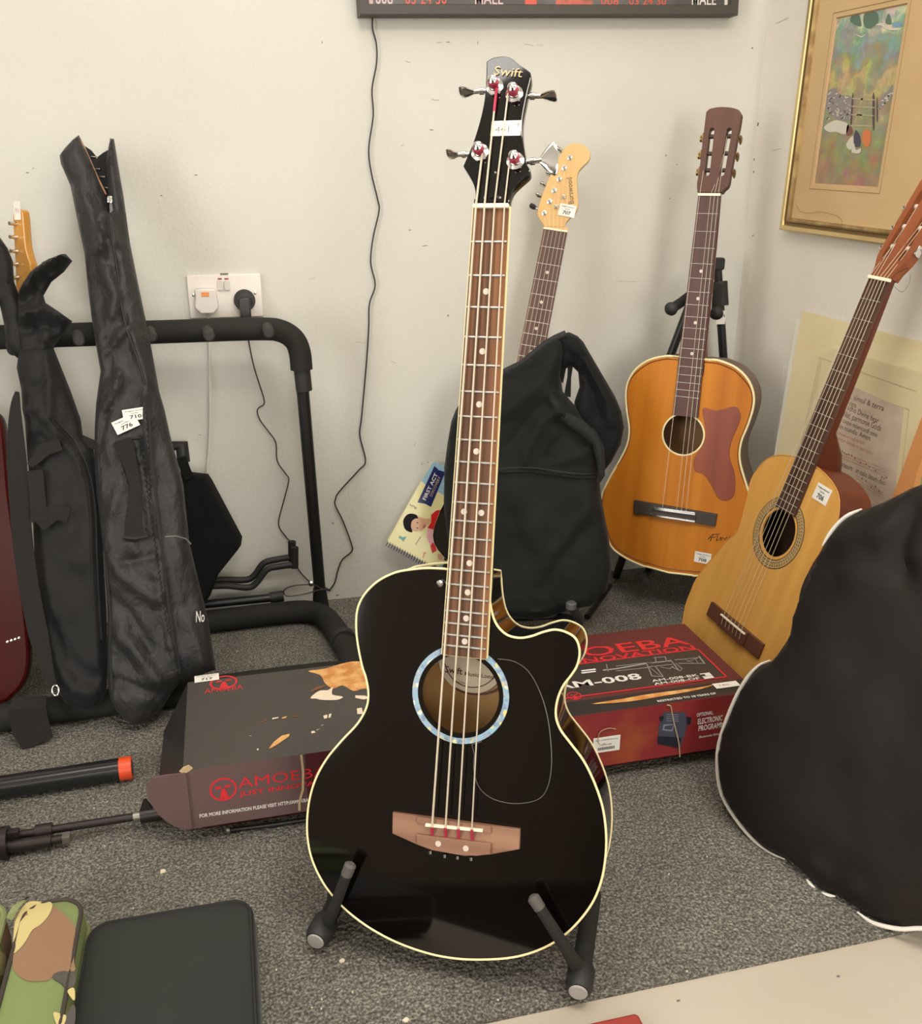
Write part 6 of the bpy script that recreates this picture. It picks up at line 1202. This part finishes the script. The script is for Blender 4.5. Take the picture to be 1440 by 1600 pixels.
def soft_box(mb, x0, x1, y0, y1, h, r, m, lean=0.0, dome=.006, seed=0):
    o = []; k = 6
    for cx, cy, a0 in ((x1 - r, y1 - r, 0), (x0 + r, y1 - r, 90), (x0 + r, y0 + r, 180), (x1 - r, y0 + r, 270)):
        for i in range(k + 1): a = math.radians(a0 + 90 * i / k); o.append((cx + r * math.cos(a), cy + r * math.sin(a)))
    N = len(o); V = []; lv = [(0, -.003), (.15, .002), (.5, .005), (.85, .003), (.97, 0), (1, -.004)]
    cx, cy = (x0 + x1) / 2, (y0 + y1) / 2
    for t, g in lv:
        for x, y in o: 
            l = math.hypot(x - cx, y - cy); V.append((x + (x - cx) / l * g, y + (y - cy) / l * g, .001 + t * h + (.003 * noise.noise(Vector((x * 9, y * 9, seed))) if t > .5 else 0)))
    fs = []
    for i in range(len(lv) - 1):
        for k2 in range(N): l = (k2 + 1) % N; fs.append((i * N + k2, i * N + l, (i + 1) * N + l, (i + 1) * N + k2))
    fs.append(tuple(range(N))[::-1]); mb.add(V, fs, m)
    top = [V[(len(lv) - 1) * N + i] for i in range(N)]
    T = Frame((0, 0, .001 + h), I3); mb2 = MB()
    rim_o = [(q[0], q[1]) for q in top]
    hf = pillow(mb2, T, rim_o, dome, .001, .05, .012, m, (), .002, 9, seed=seed)
    # stitch the rim of the lid to the wall height
    for i, q in enumerate(mb2.v):
        for p_ in top:
            if abs(p_[0] - q[0]) < 1e-5 and abs(p_[1] - q[1]) < 1e-5: mb2.v[i] = (q[0], q[1], p_[2]); break
    b = len(mb.v); mb.v += mb2.v; mb.f += [tuple(b + j for j in f) for f in mb2.f]; mb.m += [mb.mi(m)] * len(mb2.f)
    return top, hf
bc_ = thing('soft_case', 'flat black zipped soft case lying on the carpet at the bottom left', 'case', (-.10, .92, 0))
blackc = mat('greenish_black_nylon', S(44, 46, 43), .7, spec=.25, sheen=.04, bump=(700, .15, (1, 1, 1), .001), var=(S(40, 42, 40), 5, (1, 1, 1), .35, .65))
zt_ = .052; tr1 = fl(375, 1408, zt_); br1 = fl(398, 1600, zt_)
xr1 = (fl(394, 1450, zt_)[0] + br1[0]) / 2 + .002; yt1 = fl(345, 1410, zt_)[1]
mb = MB(); top_, hf_ = soft_box(mb, -.226, xr1, .62, yt1, zt_, .026, blackc, seed=5); cb_ = mb.build('case_body', bc_, 60)
mb = MB(); mb.tube([tuple(np.array(q) + np.array([0, 0, .001])) for q in top_], .0022, zipm, 6, closed=True); mb.build('top_piping', cb_)
cx_, cy_ = (-.226 + xr1) / 2, (.62 + yt1) / 2
mb = MB(); mb.tube([(cx_ + (q[0] - cx_) * 1.045, cy_ + (q[1] - cy_) * 1.035, .024) for q in top_], .002, mat('grey_zip', S(86, 88, 84), .5), 6, closed=True); mb.build('side_zipper', cb_)

def camo():
    m = bpy.data.materials.new('woodland_camouflage'); m.use_nodes = True; nt = m.node_tree; b = nt.nodes['Principled BSDF']; b.inputs['Roughness'].default_value = .8
    tc = nt.nodes.new('ShaderNodeTexCoord'); prev = None; col = S(112, 124, 74)
    base = nt.nodes.new('ShaderNodeRGB'); base.outputs[0].default_value = col; prev = base.outputs[0]
    for c, sc, off, th in ((S(138, 106, 80), 11, (3.1, 0, 1), .52), (S(188, 172, 118), 13, (9.3, 4, 2), .58), (S(70, 68, 62), 14, (5.2, 7.7, 3), .63)):
        mp = nt.nodes.new('ShaderNodeMapping'); mp.inputs['Location'].default_value = off; nt.links.new(tc.outputs['Object'], mp.inputs[0])
        nz = nt.nodes.new('ShaderNodeTexNoise'); nz.inputs['Scale'].default_value = sc; nz.inputs['Detail'].default_value = 1.2; nt.links.new(mp.outputs[0], nz.inputs['Vector'])
        mr = nt.nodes.new('ShaderNodeMapRange'); mr.inputs[1].default_value = th; mr.inputs[2].default_value = th + .008; nt.links.new(nz.outputs['Fac'], mr.inputs[0])
        mx = nt.nodes.new('ShaderNodeMix'); mx.data_type = 'RGBA'; mx.inputs[7].default_value = c; nt.links.new(prev, mx.inputs[6]); nt.links.new(mr.outputs[0], mx.inputs[0]); prev = mx.outputs[2]
    nt.links.new(prev, b.inputs['Base Color']); return m
cm = camo(); zc_ = .078
cp = thing('camouflage_pouch', 'green and brown camouflage zipped pouch at the bottom left corner', 'pouch', (-.28, .9, .0))
x1c = fl(124, 1450, zc_)[0]; y1c = fl(90, 1406, zc_)[1]; x0c = fl(22, 1480, zc_)[0]
solid = lambda n, c: mat(n, c, .8, bump=(600, .15, (1, 1, 1), .001))
cgreen = solid('camo_green', S(118, 132, 80)); cbrown = solid('camo_brown', S(140, 108, 82)); csand = solid('camo_sand', S(196, 180, 122)); cblk = solid('camo_dark', S(78, 74, 68))
mb = MB(); top_, hf2 = soft_box(mb, x0c, x1c, .60, y1c, zc_, .030, cgreen, seed=8)
ZC = lambda a, b: (a / 3.13, 1380 + b / 3.13)
def patch(pts, m, lift=.0006):
    q = crom([fl(*ZC(*p), zc_ + .004)[:2] for p in pts], True, 4); o = [tuple(t) for t in q]
    lo = np.array(o).min(0); hi = np.array(o).max(0); st = .008
    G = [(x, y) for x in np.arange(lo[0], hi[0], st) for y in np.arange(lo[1], hi[1], st)]; A = np.array(G) if G else np.zeros((0, 2))
    if len(A): A = A[inside(A, o)]
    if len(A): A = A[segdist(A, o, True) > st * .4]
    r = delaunay_2d_cdt([Vector(t) for t in o] + [Vector(t) for t in A], [], [list(range(len(o)))], 1, 1e-7)
    V = [(v[0], v[1], .001 + zc_ + hf2(v[0], v[1]) + lift) for v in r[0]]; fs = []
    for t in r[2]:
        a, b, c = t[:3]; cr = (V[b][0] - V[a][0]) * (V[c][1] - V[a][1]) - (V[b][1] - V[a][1]) * (V[c][0] - V[a][0]); fs.append((a, b, c) if cr > 0 else (a, c, b))
    mb.add(V, fs, m)
patch([(75, 170), (150, 110), (230, 100), (350, 190), (368, 250), (362, 380), (365, 432), (290, 440), (255, 470), (230, 490), (150, 495), (90, 460), (62, 400), (70, 300)], cbrown, .0008)
patch([(80, 180), (130, 105), (200, 92), (245, 95), (258, 120), (240, 170), (200, 215), (160, 240), (130, 290), (100, 325), (66, 342), (66, 260)], csand, .0014)
patch([(265, 455), (310, 435), (364, 436), (366, 500), (330, 515), (300, 495), (262, 478)], cblk, .0012); patch([(330, 525), (364, 520), (366, 580), (345, 560)], csand, .0013); patch([(262, 640), (300, 640), (325, 655), (310, 700), (280, 700)], csand, .0013); patch([(330, 640), (366, 600), (366, 700), (320, 700)], cblk, .0011)
pb_ = mb.build('pouch_body', cp, 60)
mb = MB(); mb.tube([tuple(np.array(q) + np.array([0, 0, .001])) for q in top_], .0028, mat('dark_binding', S(58, 50, 44), .7), 8, closed=True); mb.build('edge_binding', pb_)
cxx, cyy = (x0c + x1c) / 2, (.6 + y1c) / 2
mb = MB(); mb.tube([(cxx + (q[0] - cxx) * 1.10, cyy + (q[1] - cyy) * 1.03, .045) for q in top_], .0028, mat('olive_zip', S(110, 116, 76), .7), 8, closed=True); mb.build('side_zipper', pb_)
cp2 = thing('camouflage_pouch', 'edge of a second camouflage pouch with olive zip at the far bottom left', 'pouch', (-.42, .9, .0))
mb = MB(); top2, _ = soft_box(mb, x0c - .26, x0c - .022, .60, y1c + .012, zc_, .03, cm, seed=3); pb2 = mb.build('pouch_body', cp2, 60)
mb = MB(); mb.tube([(q[0] + .004, q[1], q[2] + .001) for q in top2], .004, mat('olive_binding', S(122, 130, 84), .7), 8, closed=True); mb.build('edge_binding', pb2)
mb = MB(); T = Frame(fl(21, 1424, .088), I3); q0 = fl(14, 1436, .088); q1 = fl(36, 1408, .092); mb.ribbon([q0, (q0 + q1) / 2 + np.array([0, 0, .004]), q1], .008, (.7, .7, 0), mat('olive_binding', S(122, 130, 84), .7), .002); mb.tube([q1, q1 + np.array([.005, .005, .001])], .0014, zipm, 8); mb.build('zip_pull', cp2)

# red object corner on the ledge, crumbs
rc = MB(); c = fl(995, 1593, -.006); T = Frame((c[0], c[1], -.006), I3); rc.box(T, (-.11, -.10, .006), (.22, .20, .012), mat('red_cover', S(150, 52, 44), .5), .004); rc.build('red_folder', None, label='red folder edge on the beige ledge at the bottom of the view', category='folder')
crumb_m = mat('pale_crumb', S(216, 204, 180), .8)
random.seed(5)
def crumb(x, y, s, lab, grp=None):
    c = fl(x, y, 0); mb = MB(); n = 6; P = [(c[0] + s * random.uniform(.6, 1.2) * math.cos(2 * math.pi * k / n), c[1] + s * random.uniform(.5, 1.1) * math.sin(2 * math.pi * k / n)) for k in range(n)]
    mb.prism(FLOORF, P, .0, max(.0012, s * .35), crumb_m); d_ = dict(label=lab, category='crumb'); 
    if grp: d_['group'] = grp
    mb.build('crumb', None, 0, **d_)
crumb(254, 1363, .0048, 'pale paper scrap on the carpet between the rifle barrel and the bass', None)
crumb(534, 1502, .0045, 'dull scrap on the carpet just right of the left stand foot', None)
crumb(634, 1594, .0038, 'white scrap on the carpet at the bottom edge of the view', None)
for x, y in ((147, 1264), (168, 1253), (163, 1322), (208, 1420), (502, 1577), (487, 1575), (503, 1562), (551, 1551), (778, 1563), (1073, 1518), (1104, 1339), (1045, 1366), (432, 1516), (1021, 957), (1000, 970), (366, 1023), (370, 1018), (363, 1033), (486, 992)):
    crumb(x, y, .0013, 'tiny pale fleck of lint on the grey carpet', 'lint flecks on the carpet')
